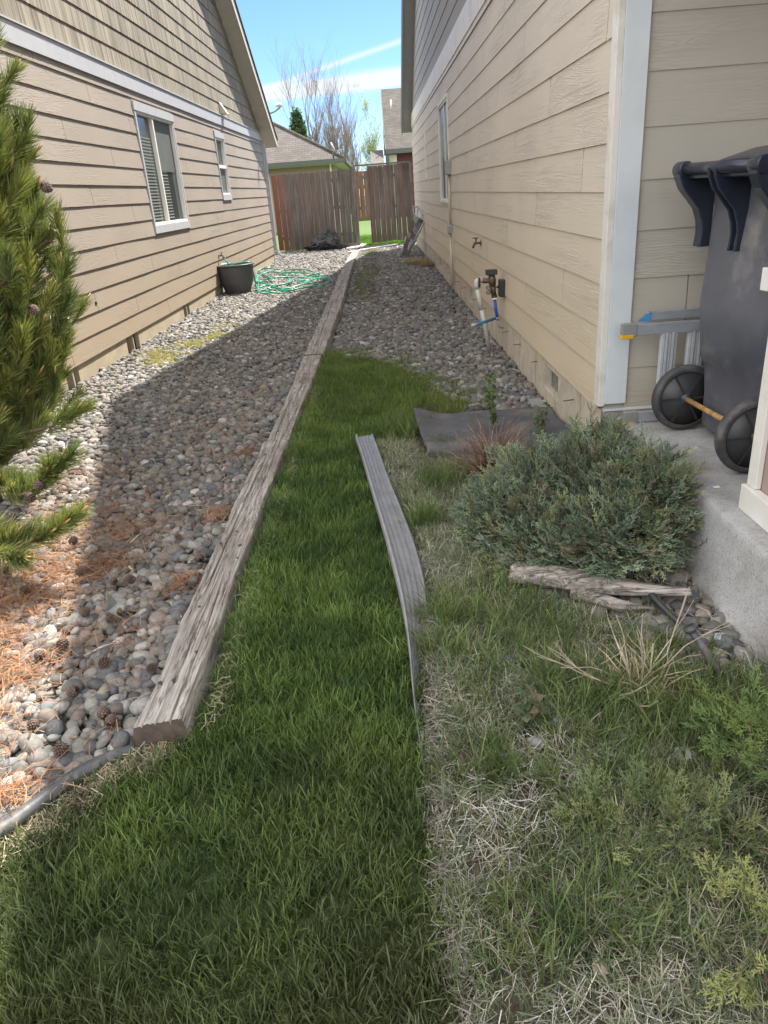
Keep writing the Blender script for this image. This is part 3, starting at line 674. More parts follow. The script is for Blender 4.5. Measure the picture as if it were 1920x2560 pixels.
# ------------------------------------------------------------------ wheelie bin
BX, BY, BZ = 1.44, 3.0, .277
wb = empty('wheelie_bin', (BX, BY, BZ), 'dark navy two-wheeled rubbish bin standing on the concrete porch', 'bin')
wb.rotation_euler = (0, 0, R(4))
def lpart(m_, name, mat, par=wb, bevel=0):
    o = m_.build(name, mat, None, bevel=bevel); o.parent = par; return o
def rrect(x0, x1, y0, y1, z, r, n=5, bow=0.):
    pts = []
    for cx_, cy_, a0 in ((x1-r, y1-r, 0), (x0+r, y1-r, 90), (x0+r, y0+r, 180), (x1-r, y0+r, 270)):
        for k in range(n+1): a_ = R(a0+90*k/n); pts.append(Vector((cx_+r*math.cos(a_), cy_+r*math.sin(a_), z)))
    return pts
m_ = MB(); rings = []
for z, x0, x1, w, r in ((.03, .02, .52, .235, .05), (.05, .0, .54, .245, .06), (.20, -.005, .56, .25, .07), (.34, -.02, .585, .262, .08), (.36, -.04, .59, .268, .09), (.55, -.06, .61, .275, .09), (.60, -.058, .62, .285, .09), (.80, -.045, .645, .285, .09), (.84, -.045, .65, .278, .08), (.97, -.03, .67, .287, .07), (.985, -.03, .67, .293, .07), (1.03, -.03, .68, .297, .07), (1.075, -.03, .68, .30, .07)):
    rings.append(rrect(x0, x1, -w, w, z, r))
m_.loft(rings); lpart(m_, 'bin_body', M_bin)
m_ = MB(); m_.loft([rrect(-.04, .70, -.315, .315, 1.077, .07), rrect(-.06, .71, -.325, .325, 1.10, .07), rrect(-.07, .70, -.32, .32, 1.125, .08), rrect(-.02, .66, -.29, .29, 1.15, .1), rrect(.06, .58, -.22, .22, 1.178, .1), rrect(.15, .5, -.15, .15, 1.19, .1)]); lpart(m_, 'lid', M_bind)
m_ = MB(); m_.tube([(-.152, -.31, 1.118), (-.152, .31, 1.118)], .023, 16); lpart(m_, 'handle', M_bind)
m_ = MB(); m_.box(-.145, .0, -.30, .30, 1.082, 1.10); lpart(m_, 'rim_plate', M_bind, bevel=.006)
for y in (-.285, 0, .285):
    m_ = MB(); prof = [(-.02, 1.08), (-.15, 1.11), (-.18, 1.12), (-.176, 1.09), (-.155, 1.045), (-.115, 1.0), (-.085, .965), (-.068, .92), (-.062, .88), (-.064, .845), (-.068, .815), (-.02, .815)]
    if abs(y) > .1: m_.prism([(x, y-.03, z) for x, z in prof], (0, .06, 0))
    else:
        m_.prism([(x, y-.03, z) for x, z in prof], (0, .012, 0)); m_.prism([(x, y+.018, z) for x, z in prof], (0, .012, 0)); m_.prism([(x+.02 if x < -.03 else x, y-.018, z) for x, z in prof], (0, .036, 0))
    lpart(m_, 'handle_bracket', M_bind, bevel=.004)
    if abs(y) > .1:
        m_ = MB(); m_.tube([(-.152, y-.036, 1.118), (-.152, y+.036, 1.118)], .031, 16); lpart(m_, 'hinge_cap', M_bind, bevel=.004)
m_ = MB(); m_.box(-.085, -.03, -.315, -.265, .70, .78); lpart(m_, 'label_tag', M_white, bevel=.004)
m_ = MB(); m_.tube([(-.045, -.30, .15), (-.045, .30, .15)], .012, 10); lpart(m_, 'axle', M_axle)
for s in (-1, 1):
    y = s*.295; m_ = MB(); rings = []
    for yy, r in ((-.024, .125), (-.026, .138), (-.018, .149), (0, .153), (.018, .149), (.026, .138), (.024, .125)):
        rings.append([Vector((-.045+r*math.cos(a_), y+yy, .153+r*math.sin(a_))) for a_ in np.linspace(0, 2*math.pi, 41)[:-1]])
    m_.loft(rings, cap=False); wo = lpart(m_, 'wheel', M_tyre)
    m_ = MB(); m_.tube([(-.045, y-.020, .153), (-.045, y+.020, .153)], .128, 36)
    for k in range(6):
        a_ = k*math.pi/3; ca, sa_ = math.cos(a_), math.sin(a_); px, pz = -sa_*.005, ca*.005
        m_.hexa([(-.045+ca*.02-px, y-.0225, .153+sa_*.02-pz), (-.045+ca*.02+px, y-.0225, .153+sa_*.02+pz), (-.045+ca*.12+px, y-.0225, .153+sa_*.12+pz), (-.045+ca*.12-px, y-.0225, .153+sa_*.12-pz),
                 (-.045+ca*.02-px, y+.0225, .153+sa_*.02-pz), (-.045+ca*.02+px, y+.0225, .153+sa_*.02+pz), (-.045+ca*.12+px, y+.0225, .153+sa_*.12+pz), (-.045+ca*.12-px, y+.0225, .153+sa_*.12-pz)])
    m_.tube([(-.045, y-.034, .153), (-.045, y+.034, .153)], .024, 16); lpart(m_, 'rim', M_black, wo)

# ==================================================================  FENCE AND GATE
def picket(m_, x0, x1, y, z0, z1, th=.018, ear=.025, red=0.):
    P = [(x0, z0), (x1, z0), (x1, z1-ear), (x1-ear, z1), (x0+ear, z1), (x0, z1-ear)]
    m_.prism([(x, y, z) for x, z in P], (0, th, 0), rnd=rr(), red=red)
FY = 21.6
fe = empty('picket_fence', (-1.7, FY, 0), 'weathered grey wooden fence with dog-eared boards left of the gate', 'fence')
m_ = MB(); x = -2.72; i = 0
while x < -.60:
    w = .143; z1 = 1.975+random.uniform(-.008, .008)+(.04*(x+2.7)/2.1 if False else 0)
    red = 1.0 if i == 0 else (.75 if i == 1 else (.35 if i == 2 else random.choice((0, 0, .08, .15))))
    picket(m_, x, min(x+w, -.56), FY+random.uniform(-.003, .003), .06+random.uniform(-.02, .02), z1, red=red); x += w+random.choice((.003, .004, .006, .009)); i += 1
m_.build('picket_boards', M_fence, fe, fix=True)
for z in (.32, 1.02, 1.7):
    m_ = MB(); m_.box(-2.72, -.56, FY+.022, FY+.06, z, z+.09); m_.build('rail', M_rail, fe)
m_ = MB(); m_.box(-.555, -.455, FY-.035, FY+.065, 0, 2.05); m_.build('post', M_fence, fe, bevel=.004)
m_ = MB(); m_.box(-2.95, -1.45, FY-.05, FY-.01, -.02, .035); m_.box(-1.30, -.56, FY-.03, FY-.005, 0, .13); m_.build('kickboard', M_rail, fe)
m_ = MB(); m_.box(-2.95, -2.80, 19.0, FY, 0, 1.1); m_.build('side_board', M_rail, fe) if False else None
ga = empty('wooden_gate', (.98, FY, 0), 'grey wooden gate standing ajar with a strip of green grass showing beside it', 'gate')
m_ = MB(); x = -.13; i = 0; GY = lambda x: FY+.05+.0*(x)
while x < .98:
    w = .137; picket(m_, x, min(x+w, 1.0), FY+.09+(1-x)*.12, .10+random.uniform(-.02, .015), 2.03, red=.12 if i % 3 else .28, ear=.003); x += w+random.choice((.003, .005, .009)); i += 1
m_.build('picket_boards', M_fence, ga)
for z in (.95, 1.72):
    m_ = MB(); m_.hexa([(-.42, FY+.28, z), (1.0, FY+.112, z), (1.0, FY+.15, z), (-.42, FY+.32, z), (-.42, FY+.28, z+.09), (1.0, FY+.112, z+.09), (1.0, FY+.15, z+.09), (-.42, FY+.32, z+.09)]); m_.build('rail', M_rail, ga)
m_ = MB(); m_.box(-.45, 1.04, FY+.02, FY+.06, 2.035, 2.075); m_.build('top_rail', M_fence, ga)
m_ = MB(); m_.box(.80, .99, FY+.0, FY+.012, 1.93, 1.96); m_.build('hinge', M_black, ga)
m_ = MB(); m_.box(1.0, 1.06, FY-.0, FY+.09, 0, 2.05); m_.build('hinge_post', M_fence, ga)
m_ = MB(); m_.box(-.453, -.12, FY-.01, FY+.05, .0, .03); m_.build('threshold_board', M_fencer, ga)
# second fence beyond the gap
f2 = empty('side_yard_fence', (-.35, 25, 0), 'orange-brown wooden fence board seen through the gap beside the gate', 'fence')
m_ = MB(); y = FY+.35
for k in range(7):
    x = -.72+k*.15; m_.box(x, x+.143, 24.5, 24.52, .62, 1.98, rnd=rr(), red=1.0)
m_.build('picket_boards', M_fencer, f2)
m_ = MB(); m_.box(-.75, .35, 24.53, 24.57, 1.5, 1.59); m_.build('rail', M_rail, f2)

# ------------------------------------------------------------------ things by the fence
bg_ = empty('rubbish_bag', (-1.4, 21.2, 0), 'crumpled black plastic bag slumped against the left fence', 'bag')
bm = bmesh.new(); bmesh.ops.create_icosphere(bm, subdivisions=5, radius=1)
for v in bm.verts:
    p = v.co.copy(); r = 1+.30*noise.fractal(p*2.1+Vector((3, 1, 0)), 1, 2, 6)+.14*abs(noise.noise(p*4.3))
    h = 1-.45*max(0, p.z); v.co = Vector((p.x*r*.36*h+.05*p.z, p.y*r*.22*h, max(-.0, .24+p.z*r*(.34 if p.x > -.2 else .26))))
    if v.co.z < .14: v.co.x *= 1.75
for f in bm.faces: f.smooth = True
me = bpy.data.meshes.new('bag_film'); bm.to_mesh(me); bm.free(); o = mkobj('bag_film', me, M_bag, bg_, world=False)
# folded chair frames
ch = empty('folded_garden_chairs', (.85, 17.2, 0), 'stack of folded weathered garden chair frames leaning on the beige house wall', 'chairs')
Yc = 17.0
def cq(x, y, o=0): return aty(980+x*.07234, 500+y*.07234, Yc+o)
m_ = MB(); m_.tube([cq(730, 195, .6), cq(735, 235, .6), cq(880, 235, .5), cq(890, 195, .5)], .018, 6); m_.tube([cq(880, 235, .5), cq(1150, 575, .1)], .022, 6); m_.tube([cq(1040, 380, .5), cq(1190, 580, .1)], .015, 6)
m_.tube([cq(735, 290, .5), cq(770, 520, .3), cq(1120, 700, 0)], .014, 6); m_.tube([cq(890, 330, .5), cq(850, 540, .3)], .012, 6); m_.tube([cq(1050, 480, .3), cq(1010, 660, .2)], .012, 6); m_.build('backrest_frame', M_alu_d, ch)
for (a, b_) in (((1170, 620), (530, 1860)), ((1020, 960), (960, 1120)), ((860, 1340), (800, 1460)), ((700, 1680), (630, 1820)), ((490, 1260), (400, 1620)), ((380, 1620), (290, 1960))):
    m_ = MB(); m_.tube([cq(*a), cq(*b_)], .016, 6); m_.build('leg', M_alu_d, ch)
for k in range(5):
    m_ = MB(); a = (830+k*50, 700+k*30); b_ = (740+k*28, 1090+k*50); m_.tube([cq(*a, .1), cq(*b_, .05)], .010, 5); m_.build('slat', M_alu_d, ch); m_ = MB(); m_.tube([cq(650+k*38, 1360+k*10, .1), cq(545+k*14, 1700+k*50, .0)], .010, 5); m_.build('slat', M_alu_d, ch)
for pts in (((760, 510), (940, 640), (860, 800), (780, 800), (720, 630)), ((570, 1080), (650, 1190), (585, 1360), (520, 1200))):
    m_ = MB(); m_.prism([cq(*p, .05) for p in pts], (.01, .03, 0)); m_.build('side_panel', M_galv, ch)
m_ = MB(); m_.prism([cq(730, 540, .2), cq(1120, 720, .2), cq(1040, 900, .2), cq(560, 1950, .2), cq(340, 1960, .2), cq(440, 1500, .2)], (.02, .05, 0)); m_.build('seat_panel', M_rail, ch)
# white boards lying by the gate
for k, (a, b_, w) in enumerate((((872, 632), (990, 612), .05), ((880, 622), (905, 612), .16))):
    m_ = MB(); A = atz(*a, .02); B_ = atz(*b_, .02); d0 = (B_-A).normalized(); s = Vector((-d0.y, d0.x, 0))*w
    m_.hexa([A-s, B_-s, B_+s, A+s, *(p+Vector((0, 0, .03)) for p in (A-s, B_-s, B_+s, A+s))])
    o = m_.build('white_board', M_white, None, bevel=.004); props(o, ('long thin white trim board lying on the gravel before the gate', 'short wide pale board lying at the foot of the gate post')[k], 'board')
# pot
pt = empty('garden_pot', (-2.33, 12.52, 0), 'large round charcoal plastic pot standing on sunlit gravel by the tan wall', 'pot')
def lathe(prof, n=40):
    return [[Vector((r*math.cos(a_), r*math.sin(a_), z)) for a_ in np.linspace(0, 2*math.pi, n+1)[:-1]] for r, z in prof]
m_ = MB(); m_.loft(lathe([(.0, .02), (.19, .02), (.2, .0), (.205, .02), (.22, .08), (.275, .22), (.292, .42), (.296, .445), (.305, .447), (.315, .452), (.318, .462), (.312, .474), (.30, .476), (.288, .46), (.268, .22), (.20, .06), (.0, .05)]), cap=False)
o = m_.build('pot_shell', M_pot, None); o.parent = pt
# hose
def catmull(P, n=8):
    P = [Vector(p) for p in P]; Q = [P[0]]+P+[P[-1]]; out_ = []
    for i in range(1, len(Q)-2):
        for k in range(n):
            t_ = k/n; a, b_, c, d_ = Q[i-1:i+3]
            out_.append(.5*((2*b_)+(c-a)*t_+(2*a-5*b_+4*c-d_)*t_*t_+(3*b_-a-3*c+d_)*t_**3))
    return out_+[P[-1]]
hs = MB(); fx = LX(12.59)+.10
pts = [(fx, 12.57, .555), (fx+.05, 12.55, .50), (-2.46, 12.5, .44), (-2.33, 12.52, .47), (-2.2, 12.53, .485), (-2.08, 12.55, .47), (-2.06, 12.6, .35), (-2.04, 12.62, .12), (-2.0, 12.6, .05)]
hz = [(588, 430), (620, 405), (700, 398), (860, 395), (985, 398), (1100, 412), (1200, 420), (1240, 440), (1200, 458), (1050, 470), (900, 480), (760, 500), (640, 505), (590, 530), (620, 545), (760, 555), (900, 548), (1000, 500), (1100, 470),
      (1300, 465), (1345, 490), (1300, 540), (1150, 545), (1020, 530), (1100, 500), (1250, 490), (1360, 520), (1290, 545), (1150, 580), (1000, 620), (850, 632), (720, 635), (690, 610), (760, 600), (900, 615), (960, 632), (800, 620), (650, 650), (600, 630), (640, 605),
      (760, 580), (900, 560), (925, 490), (860, 440), (700, 440), (590, 480), (600, 590), (700, 580), (860, 590), (1050, 560), (1180, 515), (1260, 475), (1120, 440), (950, 445), (800, 420), (650, 425), (760, 530), (620, 515)]
for i, (a, b_) in enumerate(hz):
    w = atz(500+a*.2411, 580+b_*.2411, .03); pts.append((w.x, w.y, .03+.022*(i % 3)))
hs.tube(catmull(pts, 7), .012, 8); o = hs.build('garden_hose', M_hose); props(o, 'bright green garden hose running from the tap over the pot into a tangle on gravel', 'hose')

# ==================================================================  BACKGROUND
hb = empty('hip_roof_house', (-5, 36, 0), 'tan house with brown hip roof rising behind the left fence', 'house', 'houses')
E0 = aty(855, 396, 34); ze = 2.76; xc = E0.x+.05
m_ = MB(); rz_ = .55
m_.add([(xc, 34, ze), (-14, 34, ze), (-14, 40, ze+6*rz_), (xc-6, 40, ze+6*rz_), (xc, 46, ze)], [(0, 1, 2, 3), (0, 3, 4)]); m_.build('roof', M_roofN, hb, fix=False)
m_ = MB(); m_.tube([(xc, 34, ze+.02), (xc-6, 40, ze+6*rz_+.02)], .07, 6); m_.build('ridge_cap', M_roofN, hb)
m_ = MB(); m_.box(-14, xc+.06, 33.86, 33.995, ze-.17, ze+.0); m_.box(xc+.005, xc+.12, 33.996, 46, ze-.17, ze+.0); m_.build('gutter', M_dark, hb)
m_ = MB(); m_.box(-14, xc-.45, 34.5, 45.5, 0, ze-.02); m_.build('wall', M_stucco, hb)
m_ = MB(); m_.box(-14, xc+.0, 34, 34.5, ze-.2, ze-.16); m_.box(xc-.45, xc+.0, 34.501, 46, ze-.2, ze-.16); m_.build('soffit', M_soffL, hb)
m_ = MB(); m_.box(xc-.62, xc-.55, 34.42, 34.49, 0, ze-.2); m_.build('downspout', M_white, hb)
ds = empty('satellite_dish', (xc-.5, 34.4, 3.0), 'grey satellite dish standing on the roof corner of the hip roofed house', 'satellite dish')
q = lambda x, y, o=0: aty(640+x*.2532, 180+y*.2532, 33.9+o)
m_ = MB(); m_.loft([[q(768+math.cos(a_)*14*s-(10 if 1 else 0)+math.sin(a_)*20*s, 742+math.sin(a_)*48*s, -.1*(1-s*s)+.2) for a_ in np.linspace(0, 6.28, 17)[:-1]] for s in (.15, .6, 1.0)]); m_.build('reflector', M_galv, ds)
m_ = MB(); m_.tube([q(765, 855), q(762, 800), q(768, 770)], .04, 6); m_.build('mast', M_dark, ds)
m_ = MB(); m_.tube([q(790, 805), q(830, 775), q(862, 755), q(862, 738), q(850, 740)], .022, 6); m_.build('arm', M_galv, ds)

hh = empty('steep_roof_house', (2, 45, 0), 'tall grey steep-roofed house with dark red wall beyond the gate', 'house', 'houses')
a = aty(954, 222, 47.5); b_ = aty(966, 375, 45)
m_ = MB(); m_.add([(b_.x-.02, 44.8, b_.z+.02), (9, 44.8, b_.z+.02), (9, 48.5, 6.75), (b_.x-.02, 48.5, 6.75), (b_.x-.02, 52.2, b_.z), (9, 52.2, b_.z)], [(0, 1, 2, 3), (3, 2, 5, 4)]); m_.build('roof', M_roofH, hh, fix=False)
m_ = MB(); x = b_.x; m_.prism([(x-.03, 44.7, b_.z-.3), (x-.03, 44.7, b_.z+.03), (x-.03, 48.5, 6.77), (x-.03, 48.5, 6.4)], (-.05, 0, 0)); m_.build('fascia', M_dark, hh)
m_ = MB(); m_.box(x-.05, 9, 44.6, 44.72, b_.z-.22, b_.z+.0); m_.build('gutter', M_dark, hh)
m_ = MB(); m_.box(x+.05, 9, 45.3, 52, 0, b_.z-.05); m_.build('wall', M_redwall, hh)
m_ = MB(); m_.box(x+.05, x+.55, 45.0, 45.29, 0, b_.z-.25); m_.build('wall_panel', M_soffL, hh)
m_ = MB(); m_.box(x-.05, x+.12, 44.65, 44.9, 0, b_.z-.22); m_.build('corner_post', M_dark, hh)
q0 = aty(978, 273, 46.3); m_ = MB(); m_.tube([q0, q0+Vector((0, -.1, .45))], .045, 8); m_.build('roof_vent', M_white, hh)
hg = empty('low_garage', (.4, 46, 0), 'low brown-roofed garage peeping over the gate beside the steep-roofed house', 'garage')
m_ = MB(); m_.add([(-.03, 43, 2.6), (.7, 43, 2.6), (.7, 46, 3.5), (-.03, 46, 3.5)], [(0, 1, 2, 3)]); m_.build('roof', M_roofH, hg, fix=False)
m_ = MB(); m_.box(.0, .68, 43.3, 46, 0, 2.55); m_.build('wall', M_stucco, hg)

def limb(m_, p, d0, ln, r, depth, spread, up, maxd, tips, n=4):
    pts = [p]; rs = [r]; dd = d0.normalized(); k = 5
    for i in range(k):
        dd = (dd+Vector((random.gauss(0, .07), random.gauss(0, .07), up*.06))).normalized(); pts.append(pts[-1]+dd*ln/k); rs.append(r*(1-.62*(i+1)/k))
    m_.tube(pts, rs, n if depth else 6, cap=False)
    if depth >= maxd: tips.append((pts[-1], dd)); return
    for j in range([8, 6, 5, 3][min(depth, 3)]):
        i = random.randint(1, k); t_ = pts[i]; a_ = random.uniform(0, 6.28)
        side = Vector((math.cos(a_), math.sin(a_), 0)); nd_ = (dd*1.0+side*spread+Vector((0, 0, up*.4))).normalized()
        limb(m_, t_, nd_, ln*random.uniform(.42, .62), rs[i]*.62, depth+1, spread, up, maxd, tips, 3)
def bare_tree(loc, h, stems, label, spread=.42, r=.09, maxd=3):
    t_ = empty('bare_tree', loc, label, 'tree', 'trees beyond the houses'); m_ = MB(); tips = []
    for s in range(stems):
        a_ = random.uniform(0, 6.28); b0 = Vector(loc)+Vector((math.cos(a_)*.4*(stems > 1), math.sin(a_)*.4, 0))
        m_.tube([b0, b0+Vector((0, 0, h*.25))], [r*1.3, r], 6)
        limb(m_, b0+Vector((0, 0, h*.24)), Vector((math.cos(a_)*.10, math.sin(a_)*.10, 1)), h*.74, r, 0, spread, 1, maxd, tips)
        for q_ in range(10):
            zz = random.uniform(.22, .75); a2 = random.uniform(0, 6.28); limb(m_, b0+Vector((math.cos(a_)*.1*h*(zz-.24), math.sin(a_)*.1*h*(zz-.24), h*zz)), Vector((math.cos(a2)*.62, math.sin(a2)*.62, .8)), h*.30*(1.15-zz), r*.4, 1, spread, 1, maxd, tips, 3)
    m_.build('trunk', M_farbark, t_, fix=False); return t_, tips
random.seed(21)
bare_tree((-4.5, 60, 0), 7.4, 3, 'tall bare multi-stemmed tree behind the brown hip roof', r=.085, spread=.62)
bare_tree((-2.6, 61, 0), 6.9, 3, 'broad bare tree right of the tallest one above the roof slope', r=.085, spread=.62)
bare_tree((-3.4, 63, 0), 6.2, 3, 'pale twiggy bare tree standing between the two big bare trees', r=.06, spread=.7)
bare_tree((-1.9, 57, 0), 4.9, 3, 'short bushy bare tree behind the satellite dish', r=.06, spread=.6)
bare_tree((-.9, 58, 0), 5.7, 1, 'slim bare tree standing alone above the gate post', r=.07, spread=.38)
t_, tips = bare_tree((.1, 59, 0), 5.3, 1, 'slender pale green tree with fresh spring leaves above the gate', r=.05, spread=.35)
def leaf_cloud(name, par, pts, n, sp, size, cols, mat):
    k = len(pts); I = rng.integers(0, k, n); base = np.array([tuple(p) for p in pts])[I]; loc = base+rng.normal(0, sp, (n, 3))
    V = np.array([(-.5, 0, 0), (0, .5, .1), (.5, 0, 0), (0, -.5, .1)]); Fc = np.array([(0, 1, 2), (0, 2, 3)])
    M_ = rotm(rng.uniform(0, 6.28, n), rng.uniform(-1.2, 1.2, n), rng.uniform(-1.2, 1.2, n))*rng.uniform(.6, 1.3, n)[:, None, None]*size
    c = np.array(cols)[rng.integers(0, len(cols), n)]*rng.uniform(.7, 1.2, (n, 1))
    loc = loc-np.array(tuple(par.location)); o = scatter(name, [(V, Fc, None)], np.zeros(n, int), M_, loc, c, mat, None); o.parent = par; return o
leaf_cloud('crown', t_, [p for p, d0 in tips], 6000, .12, .065, [(.30, .36, .14), (.38, .42, .20)], M_grass)
random.seed(5)
cf = empty('conifer', (-5.0, 58, 0), 'small dark green conifer in front of the bare trees, above the brown roof', 'tree', 'trees beyond the houses')
m_ = MB(); m_.tube([(-5, 58, 0), (-5, 58, 6.8)], [.12, .02], 6); m_.build('trunk', M_bark, cf)
pp_ = []
for i in range(900):
    h = random.random()**.8; z = 6.9-h*5; rr_ = .10+h*1.7*(.6+.4*random.random()); a_ = random.uniform(0, 6.28); pp_.append((-5+rr_*math.cos(a_), 58+rr_*math.sin(a_), z-.15*rr_))
leaf_cloud('crown', cf, pp_, 9000, .10, .16, [(.04, .09, .035), (.06, .12, .05), (.10, .13, .05)], M_grass)

# ==================================================================  TIMBERS
def timber(y0, y1, x0a, x1a, x0b, x1b, top, label, seed, slant=0., dark=1.):
    ns = int((y1-y0)/.022); nc = 70; V = []; random.seed(seed)
    ph = [random.uniform(0, 9) for _ in range(3)]; ck = [(random.uniform(.32, .5), .028, 0), (random.uniform(.6, .75), .016, 3), (random.uniform(.45, .6), .012, 6), (random.uniform(.15, .25), .007, 8)]
    for i in range(ns+1):
        t_ = i/ns; y = y0+(y1-y0)*t_; xa = x0a+(x0b-x0a)*t_; xb = x1a+(x1b-x1a)*t_
        wob = noise.noise(Vector((y*1.3, seed, 0)))*.009
        for j in range(nc+1):
            s = j/nc; e = min(s, 1-s)
            if e < .08: f = e/.08; z = top*f**.5 if f < 1 else top; xx = xa+(xb-xa)*(s if s > .5 else s)
            else: z = top; xx = xa+(xb-xa)*s
            xx += wob+(noise.noise(Vector((y*3, s > .5, seed)))*.016+noise.noise(Vector((y*14, s > .5, seed)))*.006)*(1-e*2)**2
            z -= .012*(1-min(1, e/.16))**2*(1+1.2*noise.noise(Vector((y*6, s > .5, seed+4))))
            if e > .03:
                z += .0028*noise.fractal(Vector((s*16, y*3.5, seed)), 1, 2, 3)+.003*noise.noise(Vector((s*4, y*2.5, seed)))-.002
                for c0, dp, sd_ in ck:
                    cc = c0+.09*noise.noise(Vector((y*.9, seed+sd_, 1)))+.02*noise.noise(Vector((y*5, seed+sd_, 1)))
                    am = max(0, noise.noise(Vector((y*.8+sd_, seed*2, 5)))+.35)*1.6
                    wd = max(.007, .012+.010*noise.noise(Vector((y*3, sd_, seed))))
                    z -= dp*min(1, am)*math.exp(-((s-cc)/wd)**2)
            if s == 0 or s == 1: z = -.03
            V.append((xx, y+slant*(s-.5)*(1-t_)+.006*noise.noise(Vector((s*20, seed, i == 0)))*(i in (0, ns)), z))
    Fc = [(i*(nc+1)+j, i*(nc+1)+j+1, (i+1)*(nc+1)+j+1, (i+1)*(nc+1)+j) for i in range(ns) for j in range(nc)]
    n0 = len(V); m_ = MB(); m_.add(V, [f[::-1] for f in Fc], rnd=(seed*3.1, seed*1.7, 0), sm=True)
    e_ = MB(); e_.add([V[j] for j in range(nc+1)]+[(V[0][0], y0, -.05), (V[nc][0], y0, -.05)], [tuple(range(nc+1))+(nc+2, nc+1)], rnd=(9, 9, seed))
    m_.add([V[ns*(nc+1)+j] for j in range(nc+1)]+[(V[0][0], y1, -.05), (V[nc][0], y1, -.05)], [(tuple(range(nc+1))+(nc+2, nc+1))[::-1]], rnd=(9, 9, seed))
    o = m_.build('timber_edging', M_tie, None, fix=False); e_.build('cut_end', M_end, o, fix=False); props(o, label, 'timber', 'timbers laid end to end beside the gravel')
    # bolt and nail holes
    if seed < 3:
        for k in range(9):
            px = random.uniform(.2, .85); yy = y0+(y1-y0)*random.uniform(.05, .95); t_ = (yy-y0)/(y1-y0); xx = (x0a+(x0b-x0a)*t_)*(1-px)+(x1a+(x1b-x1a)*t_)*px
            h = MB(); h.tube([(xx, yy, top-.012), (xx, yy, top+.0018)], random.uniform(.004, .009), 8); ho = h.build('nail_hole', M_black, o)
    return o
T = [(1.62, 4.115, -.770, -.622, -.758, -.592, .10, 'nearest weathered grey timber, cracked, its cut end by the lawn corner', 1, .03),
     (4.13, 6.57, -.735, -.590, -.735, -.545, .095, 'second timber from the viewer, beside the far half of the lawn', 2, 0),
     (6.585, 9.02, -.735, -.535, -.725, -.500, .10, 'third timber from the viewer, just beyond the lawn end', 3, 0),
     (9.035, 11.45, -.72, -.500, -.71, -.490, .10, 'fourth timber from the viewer, left of the weedy green patch', 4, 0),
     (11.465, 13.9, -.715, -.495, -.71, -.500, .095, 'fifth timber from the viewer, right of the green hose tangle', 5, 0),
     (13.915, 16.3, -.71, -.50, -.69, -.49, .09, 'sixth timber from the viewer, crossing into sunlight', 6, 0),
     (16.315, 19.4, -.69, -.49, -.62, -.43, .09, 'farthest sunlit timber, ending near the gate post', 7, 0)]
for a in T: timber(*a)
random.seed(11)

# ------------------------------------------------------------------ plastic edging
ep = [(-1.5, .72, .03), (-1.22, 1.06, .032), (-1.015, 1.33, .034), (-.966, 1.40, .034), (-.917, 1.475, .033), (-.859, 1.545, .028), (-.79, 1.60, .016), (-.72, 1.63, -.01)]
m_ = MB(); c = catmull(ep, 10); m_.tube(c, .021, 12)
m_.loft([[p+Vector((0, 0, -.01)), p+Vector((.006, -.004, -.01)), p+Vector((.006, -.004, -.1)), p+Vector((0, 0, -.1))] for p in c], sm=False)
o = m_.build('lawn_edging', M_edge); props(o, 'round-topped black plastic edging between river rocks and lawn at lower left', 'edging', 'plastic lawn edging')
m_ = MB(); LE = [(889, 1092, .075), (906, 1145, .075), (928, 1220, .072), (948, 1287, .07), (974, 1379, .068), (996, 1467, .064), (1011, 1541, .058), (1023, 1626, .05), (1029, 1694, .042), (1036, 1762, .034), (1048, 1850, .024), (1064, 1950, .010), (1085, 2060, -.01)]
RE = [(933, 1086, .055), (951, 1137, .055), (972, 1195, .055), (999, 1260, .052), (1034, 1350, .045), (1063, 1460, .03), (1066, 1541, .01), (1060, 1626, -.01), (1058, 1694, -.02), (1060, 1762, -.03), (1070, 1850, -.04), (1084, 1950, -.05), (1100, 2060, -.06)]
le = catmull([atz(*p) for p in LE], 8); re_ = catmull([atz(*p) for p in RE], 8)
prof = [(-.03, -.018), (-.035, 0), (0, .012), (.07, .017), (.13, .010), (.16, -.002), (.27, -.002), (.30, .003), (.33, -.002), (.45, -.002), (.48, .005), (.51, -.002), (.62, -.002), (.66, .006), (.70, -.003), (.84, -.003), (.88, .005), (.96, .006), (1.0, -.001), (1.0, -.006), (.5, -.008), (.16, -.008), (.02, -.018)]
rings = []
for i, (a, c0) in enumerate(zip(le, re_)):
    wv = .004*noise.noise(Vector((a.y*3, 0, 2))); rings.append([a.lerp(c0, t_)+Vector((0, 0, b_*(.75 if i > 70 else 1)+wv)) for t_, b_ in prof])
m_.loft(rings, sm=False); o = m_.build('lawn_edging', M_strip, None); props(o, 'uprooted flat ribbed grey plastic edging strip lying twisted along the lawn edge', 'edging', 'plastic lawn edging')

